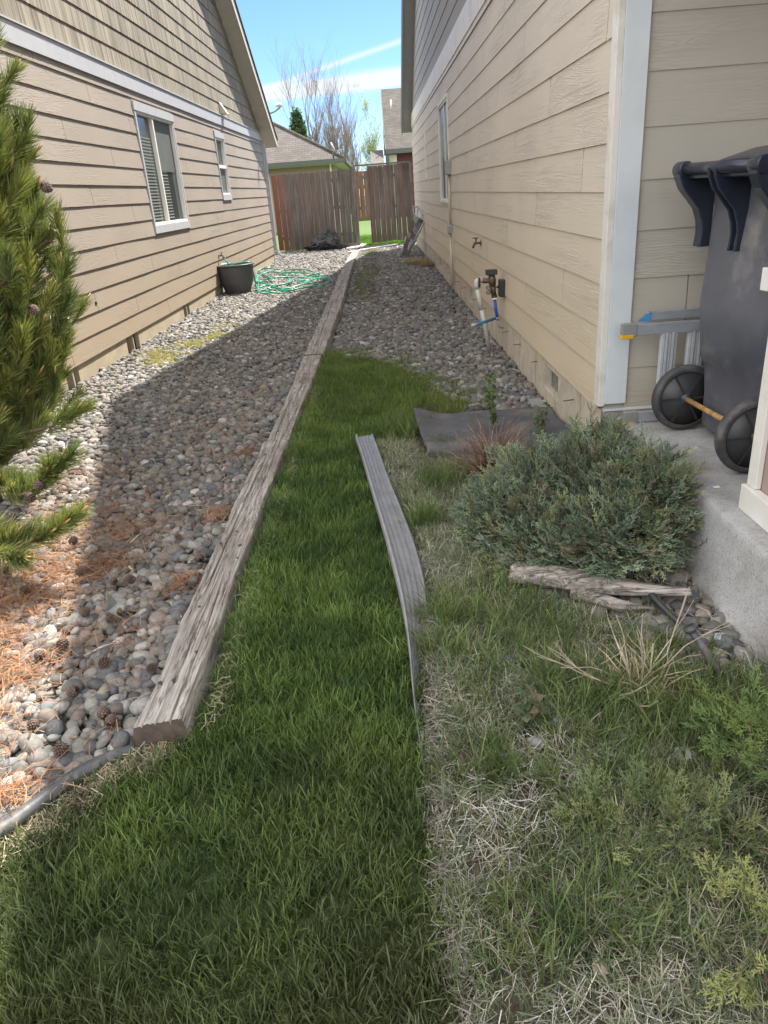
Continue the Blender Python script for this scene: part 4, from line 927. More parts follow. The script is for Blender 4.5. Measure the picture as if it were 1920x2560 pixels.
# ------------------------------------------------------------------ rubber sheet
me = bpy.data.meshes.new('rubber_mat'); V = []; nu, nv = 50, 34
A = Vector((.16, 4.58, 0)); B_ = Vector((.20, 3.80, 0)); C_ = Vector((1.05, 3.7, 0)); D_ = Vector((1.05, 4.55, 0))
for i in range(nu+1):
    for j in range(nv+1):
        u = i/nu; v = j/nv; p = (A*(1-u)+D_*u)*(1-v)+(B_*(1-u)+C_*u)*v
        z = .035+.035*noise.noise(Vector((p.x*3.5, p.y*3.5, 0)))+.012*abs(noise.noise(Vector((p.x*9+p.y*4, p.y*7, 2))))+.035*math.exp(-(u/.12)**2)*(1-v)+.02*math.exp(-((u-.35)/.12)**2)*v
        if v > .88: w = (v-.88)/.12; z = z+.05*math.sin(w*math.pi*.5)*(1-u*.6)-.085*max(0, w-.55)/.45*(1-u*.5); p.y += .03*w
        V.append((p.x+.01*noise.noise(Vector((u*5, v*5, 4))), p.y, z+.02))
m_ = MB(); m_.add(V, [(i*(nv+1)+j, (i+1)*(nv+1)+j, (i+1)*(nv+1)+j+1, i*(nv+1)+j+1) for i in range(nu) for j in range(nv)], sm=True)
o = m_.build('rubber_mat', M_mat, None); so2 = o.modifiers.new('thick', 'SOLIDIFY'); so2.thickness = .006; props(o, 'black rubber sheet lying rumpled on the ground behind the dead reddish plant', 'mat')

# ------------------------------------------------------------------ driftwood, pipes
m_ = MB(); pts = catmull([(.44, 2.42, .05), (.56, 2.34, .07), (.72, 2.25, .075), (.85, 2.21, .07), (1.0, 2.18, .06)], 10); rings = []
for i, p in enumerate(pts):
    t_ = i/(len(pts)-1); r = .048*(1-.78*t_**1.3)+.006; tg = (pts[min(i+1, len(pts)-1)]-pts[max(i-1, 0)]).normalized(); u = tg.cross(Vector((0, 0, 1))).normalized(); w = u.cross(tg)
    rings.append([p+(u*math.cos(a_)*1.1+w*math.sin(a_)*.8)*r*(1+.35*noise.noise(Vector((math.cos(a_)*2.5, math.sin(a_)*2.5, t_*3)))) for a_ in np.linspace(0, 6.283, 25)[:-1]])
m_.loft(rings); m_.tube([(.62, 2.27, .04), (.75, 2.15, .045), (.86, 2.13, .035)], [.03, .022, .006], 8)
o = m_.build('driftwood_log', M_log, None); props(o, 'weathered split driftwood log lying under the front of the juniper bush', 'log')
m_ = MB(); m_.tube([atz(1725, 1572, .14), atz(1745, 1600, .11), atz(1805, 1692, .03)], .0125, 10); m_.tube([atz(1722, 1567, .147), atz(1728, 1577, .135)], .019, 12)
o = m_.build('capped_black_pipe', M_edge, None); props(o, 'short black plastic pipe with round cap sticking out of grass near the slab', 'pipe')
m_ = MB(); m_.tube(catmull([(.84, 2.62, .16), (.83, 2.42, .11), (.85, 2.28, .085), (.87, 2.15, .06), (.93, 2.0, .02)], 6), .010, 8); o = m_.build('irrigation_tube', M_black, None); props(o, 'thin black irrigation tube crossing the driftwood log below the juniper', 'tube')
m_ = MB(); m_.tube([atz(1262, 1640, .05), atz(1285, 1655, .03), atz(1310, 1668, .01)], .012, 8); o = m_.build('sprinkler_riser', M_black, None); props(o, 'small black plastic sprinkler stub in the weeds left of the dead shrub', 'sprinkler')
m_ = MB(); m_.box(.96, 1.045, 4.3, 4.86, .0, .035); o = m_.build('metal_channel', M_galv, None, bevel=.005); props(o, 'low grey metal strip lying along the foot of the beige house foundation', 'strip')

# ==================================================================  STONES
def ico(sub, seed, flat=.62, rough=.16):
    bm = bmesh.new(); bmesh.ops.create_icosphere(bm, subdivisions=sub, radius=.5); rnd = random.Random(seed)
    sx, sy, sz = 1, rnd.uniform(.62, .9), flat*rnd.uniform(.7, 1.05); o_ = Vector((seed*3.7, seed, 0)); V = []
    for v in bm.verts:
        p = v.co*2; k = 1+rough*noise.noise(p*1.1+o_)+.05*noise.noise(p*2.6+o_); s = .5*k
        q_ = Vector((math.copysign(abs(p.x)**.9, p.x), math.copysign(abs(p.y)**.9, p.y), math.copysign(abs(p.z)**.85, p.z))); V.append((q_.x*s*sx, q_.y*s*sy, q_.z*s*sz))
    Fc = np.array([[v.index for v in f.verts] for f in bm.faces]); bm.free(); return (np.array(V), Fc, None)
def pack(poly, spacing, jitter=.42):
    xs = [p[0] for p in poly]; ys = [p[1] for p in poly]; gx = np.arange(min(xs), max(xs), spacing); gy = np.arange(min(ys), max(ys), spacing*.88)
    X, Y = np.meshgrid(gx, gy); X = X+(np.arange(len(gy)) % 2)[:, None]*spacing*.5
    X = X.ravel()+rng.uniform(-jitter, jitter, X.size)*spacing; Y = Y.ravel()+rng.uniform(-jitter, jitter, Y.size)*spacing; k = inpoly(X, Y, poly); return X[k], Y[k]
PAL = np.array([(.165, .158, .145), (.225, .215, .20), (.12, .12, .12), (.29, .28, .26), (.185, .158, .135), (.14, .148, .157), (.235, .195, .17), (.21, .20, .17), (.095, .095, .098), (.38, .375, .36)])
PW = np.array([.2, .18, .13, .09, .1, .1, .06, .07, .04, .03])
def gravel(name, poly, spacing, sub, label, zb=.0, big=1., layers=2, avoid=None):
    temps = [ico(sub, s+1) for s in range(7)]; Xs = []; Ys = []; Zs = []; Ss = []
    for l in range(layers):
        X, Y = pack(poly, spacing*(1 if l == 0 else 1.25))
        if avoid is not None: k = ~inpoly(X, Y, avoid); X, Y = X[k], Y[k]
        Xs.append(X); Ys.append(Y); Zs.append(np.full(len(X), zb+l*spacing*.30)); Ss.append(rng.lognormal(0, .30, len(X))*spacing*1.28*big)
    X = np.concatenate(Xs); Y = np.concatenate(Ys); S = np.clip(np.concatenate(Ss), spacing*.55, spacing*2.2); Z = np.concatenate(Zs)+rng.normal(0, .006, len(X))+S*.08
    n = len(X); M_ = rotm(rng.uniform(0, 6.28, n), rng.normal(0, .32, n), rng.normal(0, .32, n))*S[:, None, None]
    c = PAL[rng.choice(len(PAL), n, p=PW)]*rng.uniform(.62, 1.04, (n, 1))
    o = scatter(name, temps, rng.integers(0, 7, n), M_, np.stack([X, Y, Z], 1), c, M_stone, None, True); props(o, label, 'gravel', kind='stuff'); print(name, n); return o
GL = lambda y: LX(y)+.03
gravel('river_rocks', [(-2.0, .45), (-1.5, .78), (-1.24, 1.08), (-1.03, 1.36), (-.93, 1.5), (-.8, 1.63), (-.78, 1.66), (-.775, 3.2), (-2.6, 3.2)], .036, 3, 'large smooth river rocks in the left bed nearest the viewer', big=1.0)
gravel('river_rocks', [(-2.72, 3.2), (-.775, 3.2), (-.745, 6.5), (-2.68, 6.5)], .036, 2, 'river rocks of the left bed beside the second timber')
gravel('river_rocks', [(-2.68, 6.5), (-.745, 6.5), (-.72, 12), (-2.6, 12)], .040, 1, 'river rocks of the left bed in the middle distance')
gravel('river_rocks', [(-2.6, 12), (-.72, 12), (-.62, 19.5), (-.5, 21.5), (-2.8, 21.5), (-2.5, 18)], .050, 1, 'far river rocks of the left bed around the hose and bag', layers=1)
GR = [(-.50, 6.9), (-.2, 6.7), (.05, 6.3), (.3, 5.7), (.42, 5.15), (.5, 4.75), (1.06, 4.6), (1.06, 8.5), (-.49, 8.5)]
gravel('river_rocks', GR, .038, 2, 'river rocks of the right bed near the lawn end')
gravel('river_rocks', [(-.49, 8.5), (1.06, 8.5), (1.06, 21.6), (-.45, 21.6)], .045, 1, 'far river rocks between the timbers and the beige house', layers=1)
gravel('river_rocks', [(.84, 1.8), (1.08, 1.75), (1.08, 2.75), (.5, 2.6), (.52, 2.3), (.76, 2.0)], .045, 3, 'smooth rocks between the juniper bush and the porch slab', layers=1)
# single countable rocks in the weeds
def rock(x, y, s, c, label, z=.0, seed=3):
    V, Fc, _ = ico(3, seed, .6, .3); V = V*s; a_ = seed*1.3; V = np.stack([V[:, 0]*math.cos(a_)-V[:, 1]*math.sin(a_)+x, V[:, 0]*math.sin(a_)+V[:, 1]*math.cos(a_)+y, V[:, 2]+z+s*.2], 1)
    me = npmesh('rock', V, Fc, np.tile(c, (len(V), 1)), True); o = mkobj('rock', me, M_stone); props(o, label, 'rock'); return o
for i, (px, py, s, c, lb) in enumerate([(1400, 1815, .06, (.30, .33, .33), 'blue-grey rock half hidden in the weeds below the dead shrub'), (1340, 1862, .05, (.24, .24, .24), 'grey rock in dry thatch left of the dead shrub'),
        (1710, 1900, .06, (.40, .39, .41), 'pale lilac-grey rock in the weeds right of the dead shrub'), (1076, 1362, .035, (.45, .44, .40), 'small whitish stone right of the ribbed edging strip, near the juniper'),
        (1082, 1640, .035, (.48, .46, .42), 'small white stone in dry grass beside the lower ribbed strip'), (1785, 1568, .045, (.40, .41, .42), 'pale round rock beside the capped black pipe'), (1800, 1600, .05, (.38, .40, .43), 'bluish round rock at the broken slab edge'),
        (1660, 1640, .05, (.36, .37, .38), 'grey rock behind the dead shrub twigs')]):
    w = atz(px, py); rock(w.x, w.y, s, c, lb, seed=i+4)

# ------------------------------------------------------------------ pine litter
def litter(name, X, Y, mat, cols, ln, wd, label, zr=(.02, .05), tilt=.2, cat='litter', bend=.15):
    n = len(X); V = []; Fc = []
    temps = []
    for s in range(5):
        b_ = bend*(s-2)/2; P = [(-.5, 0), (0, b_), (.5, 0)]; V = []
        for x, y in P: V += [(x*ln, y*ln-wd/2, 0), (x*ln, y*ln+wd/2, 0)]
        temps.append((np.array(V), np.array([(0, 2, 1), (1, 2, 3), (2, 4, 3), (3, 4, 5)]), None))
    M_ = rotm(rng.uniform(0, 6.28, n), rng.normal(0, tilt, n), rng.normal(0, tilt, n))*rng.uniform(.6, 1.3, n)[:, None, None]
    c = np.array(cols)[rng.integers(0, len(cols), n)]*rng.uniform(.7, 1.25, (n, 1))
    o = scatter(name, temps, rng.integers(0, 5, n), M_, np.stack([X, Y, rng.uniform(*zr, n)], 1), c, mat); props(o, label, cat, kind='stuff'); return o
def rpoly2(poly, dens):
    xs = [p[0] for p in poly]; ys = [p[1] for p in poly]; n = int((max(xs)-min(xs))*(max(ys)-min(ys))*dens); X = rng.uniform(min(xs), max(xs), n); Y = rng.uniform(min(ys), max(ys), n); k = inpoly(X, Y, poly); return X[k], Y[k]
def clumps(cs, n, poly=None):
    w = np.array([c[3] for c in cs]); I = rng.choice(len(cs), n, p=w/w.sum()); C = np.array([c[:2] for c in cs])[I]; S = np.array([c[2] for c in cs])[I]
    X = C[:, 0]+rng.normal(0, 1, n)*S; Y = C[:, 1]+rng.normal(0, 1, n)*S
    if poly: k = inpoly(X, Y, poly); X, Y = X[k], Y[k]
    return X, Y
BEDL = [(-2.2, .4), (-1.24, 1.06), (-1.0, 1.38), (-.86, 1.58), (-.78, 1.63), (-.775, 7), (-2.7, 7)]
cl = [(-1.45, 2.6, .16, 3), (-1.6, 2.25, .14, 3), (-1.35, 2.0, .10, 2), (-1.7, 2.9, .25, 4), (-1.5, 3.3, .2, 2), (-1.22, 2.75, .06, .6), (-1.2, 3.05, .10, .7), (-.86, 2.55, .04, .45), (-.84, 3.2, .05, .5), (-.85, 4.1, .06, .4), (-1.3, 1.65, .08, 1.2), (-1.22, 1.35, .06, 1), (-1.05, 1.45, .05, .5), (-1.2, 4.6, .15, .5), (-1.8, 3.9, .2, 1), (-1.05, 2.2, .12, .5), (-1.4, 1.45, .12, 1.5)]
X, Y = clumps(cl, 8000, BEDL); litter('pine_needle_litter', X, Y, M_dry, [(.25, .11, .05), (.32, .16, .08), (.19, .085, .045), (.36, .22, .13)], .075, .0016, 'reddish brown dead pine needles strewn over the river rocks', (.03, .062), .25)
X = rng.uniform(-1.6, -.8, 900); Y = rng.uniform(1.4, 6, 900); litter('pine_needle_litter', X, Y, M_dry, [(.36, .16, .08), (.4, .26, .16)], .07, .0016, 'thin scatter of single dead pine needles across the shaded rocks', (.035, .06), .2)
X, Y = rpoly2([(-2.6, 1.2), (-.8, 1.7), (-.8, 7), (-2.6, 7)], 420); litter('leaf_crumbs', X, Y, M_dry, [(.16, .11, .07), (.24, .18, .12), (.10, .075, .05), (.30, .25, .18)], .018, .006, 'small brown leaf and bark crumbs lying between the left river rocks', (.02, .055), .5)
# pine cones
def cone_mesh():
    V = []; Fc = []; C = []; n = 0
    for i in range(62):
        t_ = i/61; a_ = i*2.39996; r = .019*math.sin(math.pi*min(1, t_*.9+.12))**.7+.003; z = t_*.042
        ca, sa_ = math.cos(a_), math.sin(a_); w = .0075; o_ = (ca*r*.3, sa_*r*.3, z)
        tip = (ca*r*1.15, sa_*r*1.15, z+.006); l = (ca*r*.9-sa_*w, sa_*r*.9+ca*w, z+.001); rt = (ca*r*.9+sa_*w, sa_*r*.9-ca*w, z+.001); lo = (ca*r*.95, sa_*r*.95, z-.004)
        V += [o_, l, tip, rt, lo]; Fc += [(n, n+1, n+2), (n, n+2, n+3), (n+1, n+4, n+2), (n+2, n+4, n+3)]; C += [(.05, .03, .024), (.07, .045, .035), (.19, .14, .115), (.07, .045, .035), (.035, .022, .018)]; n += 5
    me = npmesh('pine_cone', np.array(V), np.array(Fc), np.array(C)); me.materials.append(M_cone); return me
CM = cone_mesh(); random.seed(3)
cspots = [(690, 1460, 1), (690, 1455, 1)]
CZ = [(680, 370, 'lying on shaded rocks above the long thin stick'), (800, 355, 'beside the timber half way up the near bed'), (710, 560, 'next to the upright pointed slate'), (600, 840, 'below the thin bent stick'), (460, 1010, 'alone among dark rocks left of the timber end'), (630, 1170, 'in the tight pair just left of the timber end'), (650, 1215, 'in the tight pair, the nearer one'), (390, 1330, 'between white rocks near the edging'), (220, 1190, 'in sunlight near the shadow edge'), (420, 130, 'in the sun under the pine tip'), (450, 310, 'on the shadow line in red needles'), (240, 820, 'in sunny needles at the left'), (160, 400, 'in the big red needle patch at far left'), (30, 290, 'at the left edge in red needles'), (70, 220, 'below the low pine branch'), (1190, 240, 'against the timber side in a needle clump'), (1060, 100, 'near the long flat rock'), (640, 580, 'left of the upright pointed slate'), (900, 860, 'crusted one touching the timber'), (480, 560, 'just inside the shade in dark rocks'), (380, 710, 'half buried at the shadow edge'), (1110, 380, 'near the timber among dark rocks'), (800, 80, 'beside a thin stick at the top of the near bed')]
for i, (a, b_, s) in enumerate(CZ):
    w = atz(a*.4219, 1300+b_*.4219, .055); o = bpy.data.objects.new('pine_cone', CM); COL.objects.link(o); o.location = w; k = random.uniform(.62, .95); o.scale = (k, k, k)
    o.rotation_euler = (random.uniform(1.1, 1.9), random.uniform(-.4, .4), random.uniform(0, 6.28)); props(o, 'brown open pine cone '+s, 'pine cone', 'fallen pine cones')
m_ = MB(); m_.add([atz(268, 1528, .03), atz(300, 1545, .03), atz(312, 1515, .09), atz(289, 1508, .07), atz(268, 1485, .15)], [(0, 1, 2, 3), (0, 3, 4)]); o = m_.build('slate_shard', M_galv, None, fix=False); o.modifiers.new('t', 'SOLIDIFY').thickness = .008; props(o, 'upright pointed grey slate shard among the shaded rocks', 'stone')
for a, b_, lb in (((210, 1640), (292, 1605), 'long thin bent stick across the dark rocks'), ((325, 1358), (358, 1328), 'short pale twig near the long flat rock')):
    m_ = MB(); m_.tube([atz(*a, .06), (atz(*a, .06)+atz(*b_, .07))/2+Vector((.01, 0, .01)), atz(*b_, .07)], [.003, .004, .002], 6); o = m_.build('stick', M_log, None); props(o, lb, 'stick')

# ==================================================================  GRASS
def tuft(seed, nb, rad, h, w, lean=.35, curl=.5):
    r_ = np.random.default_rng(seed); V = []; Fc = []; T = []
    for b_ in range(nb):
        a_ = r_.uniform(0, 6.28); q_ = rad*math.sqrt(r_.uniform()); bx, by = q_*math.cos(a_), q_*math.sin(a_); d_ = r_.uniform(0, 6.28); L0 = h*r_.uniform(.5, 1.1); le = lean*r_.uniform(.1, 1.2); cu = curl*r_.uniform(0, 1)
        ww = w*r_.uniform(.7, 1.2); f = r_.uniform(0, 6.28); px, py = math.cos(f)*ww/2, math.sin(f)*ww/2; k = len(V); tint = r_.uniform(.72, 1.25); pts = []
        for t_ in (0, .4, .75, 1.0):
            an = le+cu*t_; out_ = L0*t_*math.sin(an); up_ = L0*t_*math.cos(an); pts.append((bx+math.cos(d_)*out_, by+math.sin(d_)*out_, up_))
        for i, (x, y, z) in enumerate(pts):
            s = (1, .95, .7, 0)[i]
            if i < 3: V += [(x-px*s, y-py*s, z), (x+px*s, y+py*s, z)]
            else: V.append((x, y, z))
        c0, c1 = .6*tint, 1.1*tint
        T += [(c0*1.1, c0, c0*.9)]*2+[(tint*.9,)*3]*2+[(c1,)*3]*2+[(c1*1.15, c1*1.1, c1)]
        Fc += [(k, k+1, k+3), (k, k+3, k+2), (k+2, k+3, k+5), (k+2, k+5, k+4), (k+4, k+5, k+6)]
    return np.array(V), np.array(Fc), np.array(T)
def grass(name, X, Y, temps, smin, smax, colf, label, z=0., mat=M_grass, tilt=.1, kind='stuff', par=None, cat='grass'):
    n = len(X); M_ = rotm(rng.uniform(0, 6.28, n), rng.normal(0, tilt, n), rng.normal(0, tilt, n))*rng.uniform(smin, smax, n)[:, None, None]
    o = scatter(name, temps, rng.integers(0, len(temps), n), M_, np.stack([X, Y, np.zeros(n)+z], 1), colf(X, Y, n), mat, par)
    if kind: props(o, label, cat, kind=kind)
    print(name, n, len(o.data.polygons)); return o
LT = [tuft(s, 13, .030, .060, .0027, .38, .45) for s in range(14)]
def rpoly(poly, dens):
    xs = [p[0] for p in poly]; ys = [p[1] for p in poly]; n = int((max(xs)-min(xs))*(max(ys)-min(ys))*dens); X = rng.uniform(min(xs), max(xs), n); Y = rng.uniform(min(ys), max(ys), n); k = inpoly(X, Y, poly); return X[k], Y[k]
X, Y = rpoly(LAWN, 2600)
keep = rng.uniform(0, 1, len(X)) < np.where(Y < 3, 1, .72); X, Y = X[keep], Y[keep]
X = X+rng.normal(0, .012, len(X)); Y = Y+rng.normal(0, .02, len(X))+np.where(Y > 5.2, rng.normal(0, .16, len(X)), 0); X = np.maximum(X, -.6) if False else X
nzv = fnoise(X, Y, 5.); nz2 = fnoise(X, Y, 1.4, 4.)
def lawncol(X, Y, n):
    f = np.clip(.5+nzv*.9+nz2*.4+rng.normal(0, .2, n), 0, 1)[:, None]; g = np.array([[.055, .100, .032]]); h = np.array([[.155, .225, .060]]); c = g*(1-f)+h*f
    # tired olive patch toward the viewer's feet, yellower toward the far end
    dry = np.clip((1.65-Y)*1.4+nz2*.9, 0, 1)[:, None]*.8; c = c*(1-dry)+np.array([[.105, .112, .058]])*dry
    ye = np.clip((Y-3.5)/3, 0, 1)[:, None]*.6; c = c*(1-ye)+np.array([[.17, .225, .07]])*ye
    return c*rng.uniform(.8, 1.2, (n, 1))

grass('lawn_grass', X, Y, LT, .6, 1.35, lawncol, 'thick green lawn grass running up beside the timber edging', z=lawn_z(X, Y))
X, Y = clumps([(.28, 5.6, .12, 2), (.38, 5.1, .12, 2.5), (.05, 6.35, .14, 2), (-.25, 6.85, .1, 1), (.48, 4.85, .08, 1.5), (.2, 6.0, .16, 2), (.05, 4.75, .08, 1.5), (.5, 5.5, .12, .8)], 900)
grass('lawn_grass', X, Y, LT, .6, 1.5, lambda X, Y, n: np.array([[.17, .215, .07]])*rng.uniform(.7, 1.2, (n, 1)), 'ragged far end of the lawn thinning into the right rock bed')
# edge fringe of dry blades, thatch & bare soil
def drycol(X, Y, n): return np.array([(.30, .26, .19), (.42, .36, .25), (.27, .22, .15), (.46, .42, .33)])[rng.integers(0, 4, n)]*rng.uniform(.75, 1.15, (n, 1))
BARE = [(.44, 2.62), (.50, 2.28), (.72, 2.06), (.82, 1.86), (1.1, 1.75), (1.1, 2.7)]
WEED = [(.06, .3), (.06, 1.4), (.1, 2.3), (.1, 2.7), (.0, 3.2), (-.1, 4.2), (.1, 4.2), (.2, 3.9), (.55, 3.75), (1.06, 3.5), (1.1, 2.8), (1.08, .3)]
X, Y = rpoly(WEED, 8500); k = (rng.uniform(0, 1, len(X)) < np.clip(.55+fnoise(X, Y, 3.2, 7)*1.1, .08, 1)) & (~inpoly(X, Y, BARE) | (rng.uniform(0, 1, len(X)) < .3)); X, Y = X[k], Y[k]
litter('dry_grass_thatch', X, Y, M_dry, [(.38, .35, .30), (.48, .455, .41), (.28, .26, .21), (.56, .55, .52), (.20, .23, .14), (.17, .21, .12)], .062, .0017, 'flattened pale dead grass covering the weedy ground at right', (.002, .03), .28, 'grass', .16)
yy = rng.uniform(.5, 2.4, 3000); yy = yy[rng.uniform(0, 1, 3000) < np.clip(.55+fnoise(yy, yy*0, 3.5, 8)*1.3, .1, 1)]; xx = .065+.014*np.sin(yy*4)+rng.normal(0, .013, len(yy))+np.clip(1.3-yy, 0, 1)*.02
litter('dry_grass_thatch', xx, yy, M_dry, [(.30, .27, .23), (.36, .33, .29), (.22, .20, .17)], .05, .0019, 'narrow strip of bleached dead grass along the lawn boundary', (.004, .03), .5, 'grass', .4)
ed = catmull(ep, 40); nn = 1500; I = rng.integers(0, len(ed), nn); E_ = np.array([tuple(p) for p in ed])[I]
litter('dry_grass_thatch', E_[:, 0]+np.abs(rng.normal(0, .035, nn))+.02, E_[:, 1]-np.abs(rng.normal(0, .03, nn))-.01, M_dry, [(.36, .30, .22), (.28, .22, .15), (.42, .36, .27)], .055, .0022, 'dry grass clippings along the lawn side of the black edging', (.0, .03), .4, 'grass', .4)
yy = rng.uniform(1.65, 5.5, 2600); yy = yy[:1500]; litter('dry_grass_thatch', -.57+rng.normal(0, .014, 1500)+.01*yy*.8, yy, M_dry, [(.30, .28, .20), (.22, .22, .12)], .045, .002, 'dry grass strands at the foot of the near timber', (.05, .08), .6, 'grass', .4)
WT = [tuft(100+s, 14, .034, .085, .0023, .6, .9) for s in range(10)]; TT = [tuft(200+s, 16, .035, .15, .0036, .45, .8) for s in range(8)]
X, Y = rpoly(WEED, 3100); dn = fnoise(X, Y, 2.4, 11); k = (rng.uniform(0, 1, len(X)) < np.clip(.62+dn*1.2, .15, 1)) & (~inpoly(X, Y, BARE) | (rng.uniform(0, 1, len(X)) < .08)); X, Y, dn = X[k], Y[k], dn[k]
def weedcol(X, Y, n):
    f = rng.uniform(0, 1, (n, 1)); c = np.array([[.125, .165, .10]])*(1-f)+np.array([[.25, .285, .17]])*f; d0 = (rng.uniform(0, 1, n) < .25)[:, None]; return np.where(d0, np.array([[.46, .42, .33]]), c)*rng.uniform(.8, 1.2, (n, 1))
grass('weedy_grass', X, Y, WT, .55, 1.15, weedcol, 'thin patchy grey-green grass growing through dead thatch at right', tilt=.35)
X, Y = clumps([(.62, 1.75, .12, 3), (.75, 1.55, .12, 3), (.45, 1.75, .08, 1.5), (.38, 1.6, .1, 1), (.95, 1.6, .1, 3), (.3, 2.0, .12, 2), (.35, 2.35, .1, 1.5), (.3, 1.0, .1, 1), (.5, 2.1, .08, 1), (.9, 1.3, .12, 2), (.5, 1.35, .12, 1.5), (.25, 3.45, .07, 2), (.12, 3.0, .04, 1.5), (.15, 2.2, .04, 1.2), (.2, 1.45, .05, .8), (.14, 2.0, .05, .8), (.33, 1.15, .08, 1), (.35, 4.0, .06, 1), (.1, 4.4, .08, 3), (.62, .95, .1, 1), (.8, 1.9, .08, 1)], 950)
def tallcol(X, Y, n): f = rng.uniform(0, 1, (n, 1)); return (np.array([[.085, .14, .05]])*(1-f)+np.array([[.18, .22, .075]])*f)*rng.uniform(.8, 1.2, (n, 1))
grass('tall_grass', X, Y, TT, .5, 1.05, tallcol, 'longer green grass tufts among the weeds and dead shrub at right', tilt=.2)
# weeds in the gravel beds
nb = 1500; Y = rng.uniform(9.3, 20.5, nb); X = -.22+.03*(Y-13)*.6+rng.normal(0, .13, nb); kk = rng.uniform(0, 1, nb) < np.clip(.45+fnoise(X, Y, .9, 31)*1.2, .05, 1); X, Y = X[kk], Y[kk]
grass('bed_weeds', X, Y, WT, .4, .9, lambda X, Y, n: np.array([[.17, .19, .08]])*rng.uniform(.7, 1.3, (n, 1)), 'strip of low olive weeds in the far right gravel bed', z=.03)
X, Y = clumps([(-2.2, 7.3, .10, 2), (-2.05, 7.9, .10, 2), (-1.85, 8.3, .10, 2), (-2.15, 7.0, .08, 1.5), (-2.35, 7.6, .08, 1), (-1.9, 9.0, .1, .6)], 600)
grass('bed_weeds', X, Y, WT, .35, .75, lambda X, Y, n: np.array([[.36, .33, .10]])*rng.uniform(.7, 1.25, (n, 1)), 'low yellowish weeds in the sunny edge of the left rock bed', z=.03, tilt=.6)
X, Y = clumps([(.75, 15.2, .12, 1), (.95, 14.6, .06, 1)], 160)
grass('bed_weeds', X, Y, TT, .6, 1.2, lambda X, Y, n: np.array([[.36, .28, .18]])*rng.uniform(.7, 1.25, (n, 1)), 'dry tan weeds against the beige house below the folded chairs', z=.02, tilt=.3)
X, Y = rpoly([(-2.6, 21.9), (1.4, 21.9), (1.4, 26), (-2.6, 26)], 260)
grass('back_grass', X, Y, TT, .6, 1.2, lambda X, Y, n: np.array([[.10, .20, .02]])*rng.uniform(.7, 1.25, (n, 1)), 'bright sunlit back lawn grass seen through the gate gap', z=.0)
# overhang onto the near left sun patch is part of the lawn

# ==================================================================  PINE TREE
def needle_shoot(seed, ln=.14, nn=140, nl=.095):
    r_ = np.random.default_rng(seed); V = []; Fc = []; T = []
    for i in range(nn):
        t_ = r_.uniform(0, 1)**.8; a_ = r_.uniform(0, 6.28); an = r_.uniform(.35, 1.05)*(1-.4*t_); L0 = nl*r_.uniform(.7, 1.1); z0 = t_*ln; d_ = np.array([math.cos(a_)*math.sin(an), math.sin(a_)*math.sin(an), math.cos(an)])
        s = np.cross(d_, r_.normal(0, 1, 3)); s = s/np.linalg.norm(s)*.0018; b_ = np.array([0, 0, z0]); m1 = b_+d_*L0*.55; e = b_+d_*L0+np.array([0, 0, .12*L0]); k = len(V)
        V += [b_-s, b_+s, m1-s, m1+s, e]; Fc += [(k, k+1, k+3), (k, k+3, k+2), (k+2, k+3, k+4)]; ti = r_.uniform(.7, 1.3); T += [(ti*.8,)*3]*2+[(ti,)*3]*2+[(ti*1.2,)*3]
    return np.array(V), np.array(Fc), np.array(T)
pn = empty('pine_tree', (-2.15, 3.6, 0), 'bushy green long-needled pine cropped by the left picture edge', 'tree')
TR = Vector((-2.15, 3.6, 0)); SHT = [needle_shoot(s) for s in range(8)]
def prad(z):   # crown radius against height
    tab = [(.35, .42), (.42, .52), (.52, .64), (.68, .66), (.78, .76), (.9, .83), (1.0, .77), (1.2, .83), (1.3, .78), (1.36, .73), (1.47, .78), (1.6, .80), (1.75, .78), (1.82, .70), (2.0, .73), (2.1, .62), (2.3, .5), (2.6, .25), (2.8, .05)]
    for (a, b_), (c, d_) in zip(tab, tab[1:]):
        if a <= z <= c: return (b_+(d_-b_)*(z-a)/(c-a))-.07
    return .05
br = MB(); S = []; Dr = []; random.seed(9)
br.tube([TR, TR+Vector((.03, 0, .9)), TR+Vector((0, 0, 1.8)), TR+Vector((0, 0, 2.6))], [.07, .06, .04, .012], 10)
cone_pos = []
for i in range(330):
    z = .42+2.2*(i/330); a_ = i*2.39996; r1 = prad(z)*(.86+.12*random.random())-.10; d_ = Vector((math.cos(a_), math.sin(a_), 0)); b0 = TR+Vector((0, 0, max(.15, z-.3))); tip = TR+d_*max(.05, r1)+Vector((0, 0, z))
    mid = (b0+tip)/2+Vector((0, 0, -.04)); br.tube([b0, mid, tip], [.012, .009, .005], 5)
    for k in range(5 if r1 > .3 else 2):
        f = random.uniform(.55, 1.0) if k else 1.0; p = b0.lerp(tip, f)+Vector((random.gauss(0, .045), random.gauss(0, .045), random.gauss(0, .035))); dr = (d_*.62+Vector((0, 0, .85))+Vector((random.gauss(0, .28), random.gauss(0, .28), 0))).normalized()
        S.append(p-dr*.07); Dr.append(dr)
def lowbranch(pts, n, up=.35):
    c = catmull(pts, 8); br.tube(c, list(np.linspace(.013, .004, len(c))), 6)
    for i in range(n):
        t_ = .30+.70*i/(n-1); p = c[min(len(c)-1, int(t_*(len(c)-1)))]; tg = (c[-1]-c[len(c)//2]).normalized(); sd_ = Vector((-tg.y, tg.x, 0))*random.choice((-1, 1))
        dr = tg+sd_*random.uniform(.1, .6)*(t_ < .92)+Vector((0, 0, up+random.uniform(-.1, .3))); S.append(p+Vector((0, 0, -.01))-dr.normalized()*.05); Dr.append(dr.normalized())
lowbranch([TR+Vector((.05, -.1, .3)), (-1.85, 3.2, .28), (-1.55, 2.85, .34), (-1.30, 2.75, .50)], 15)
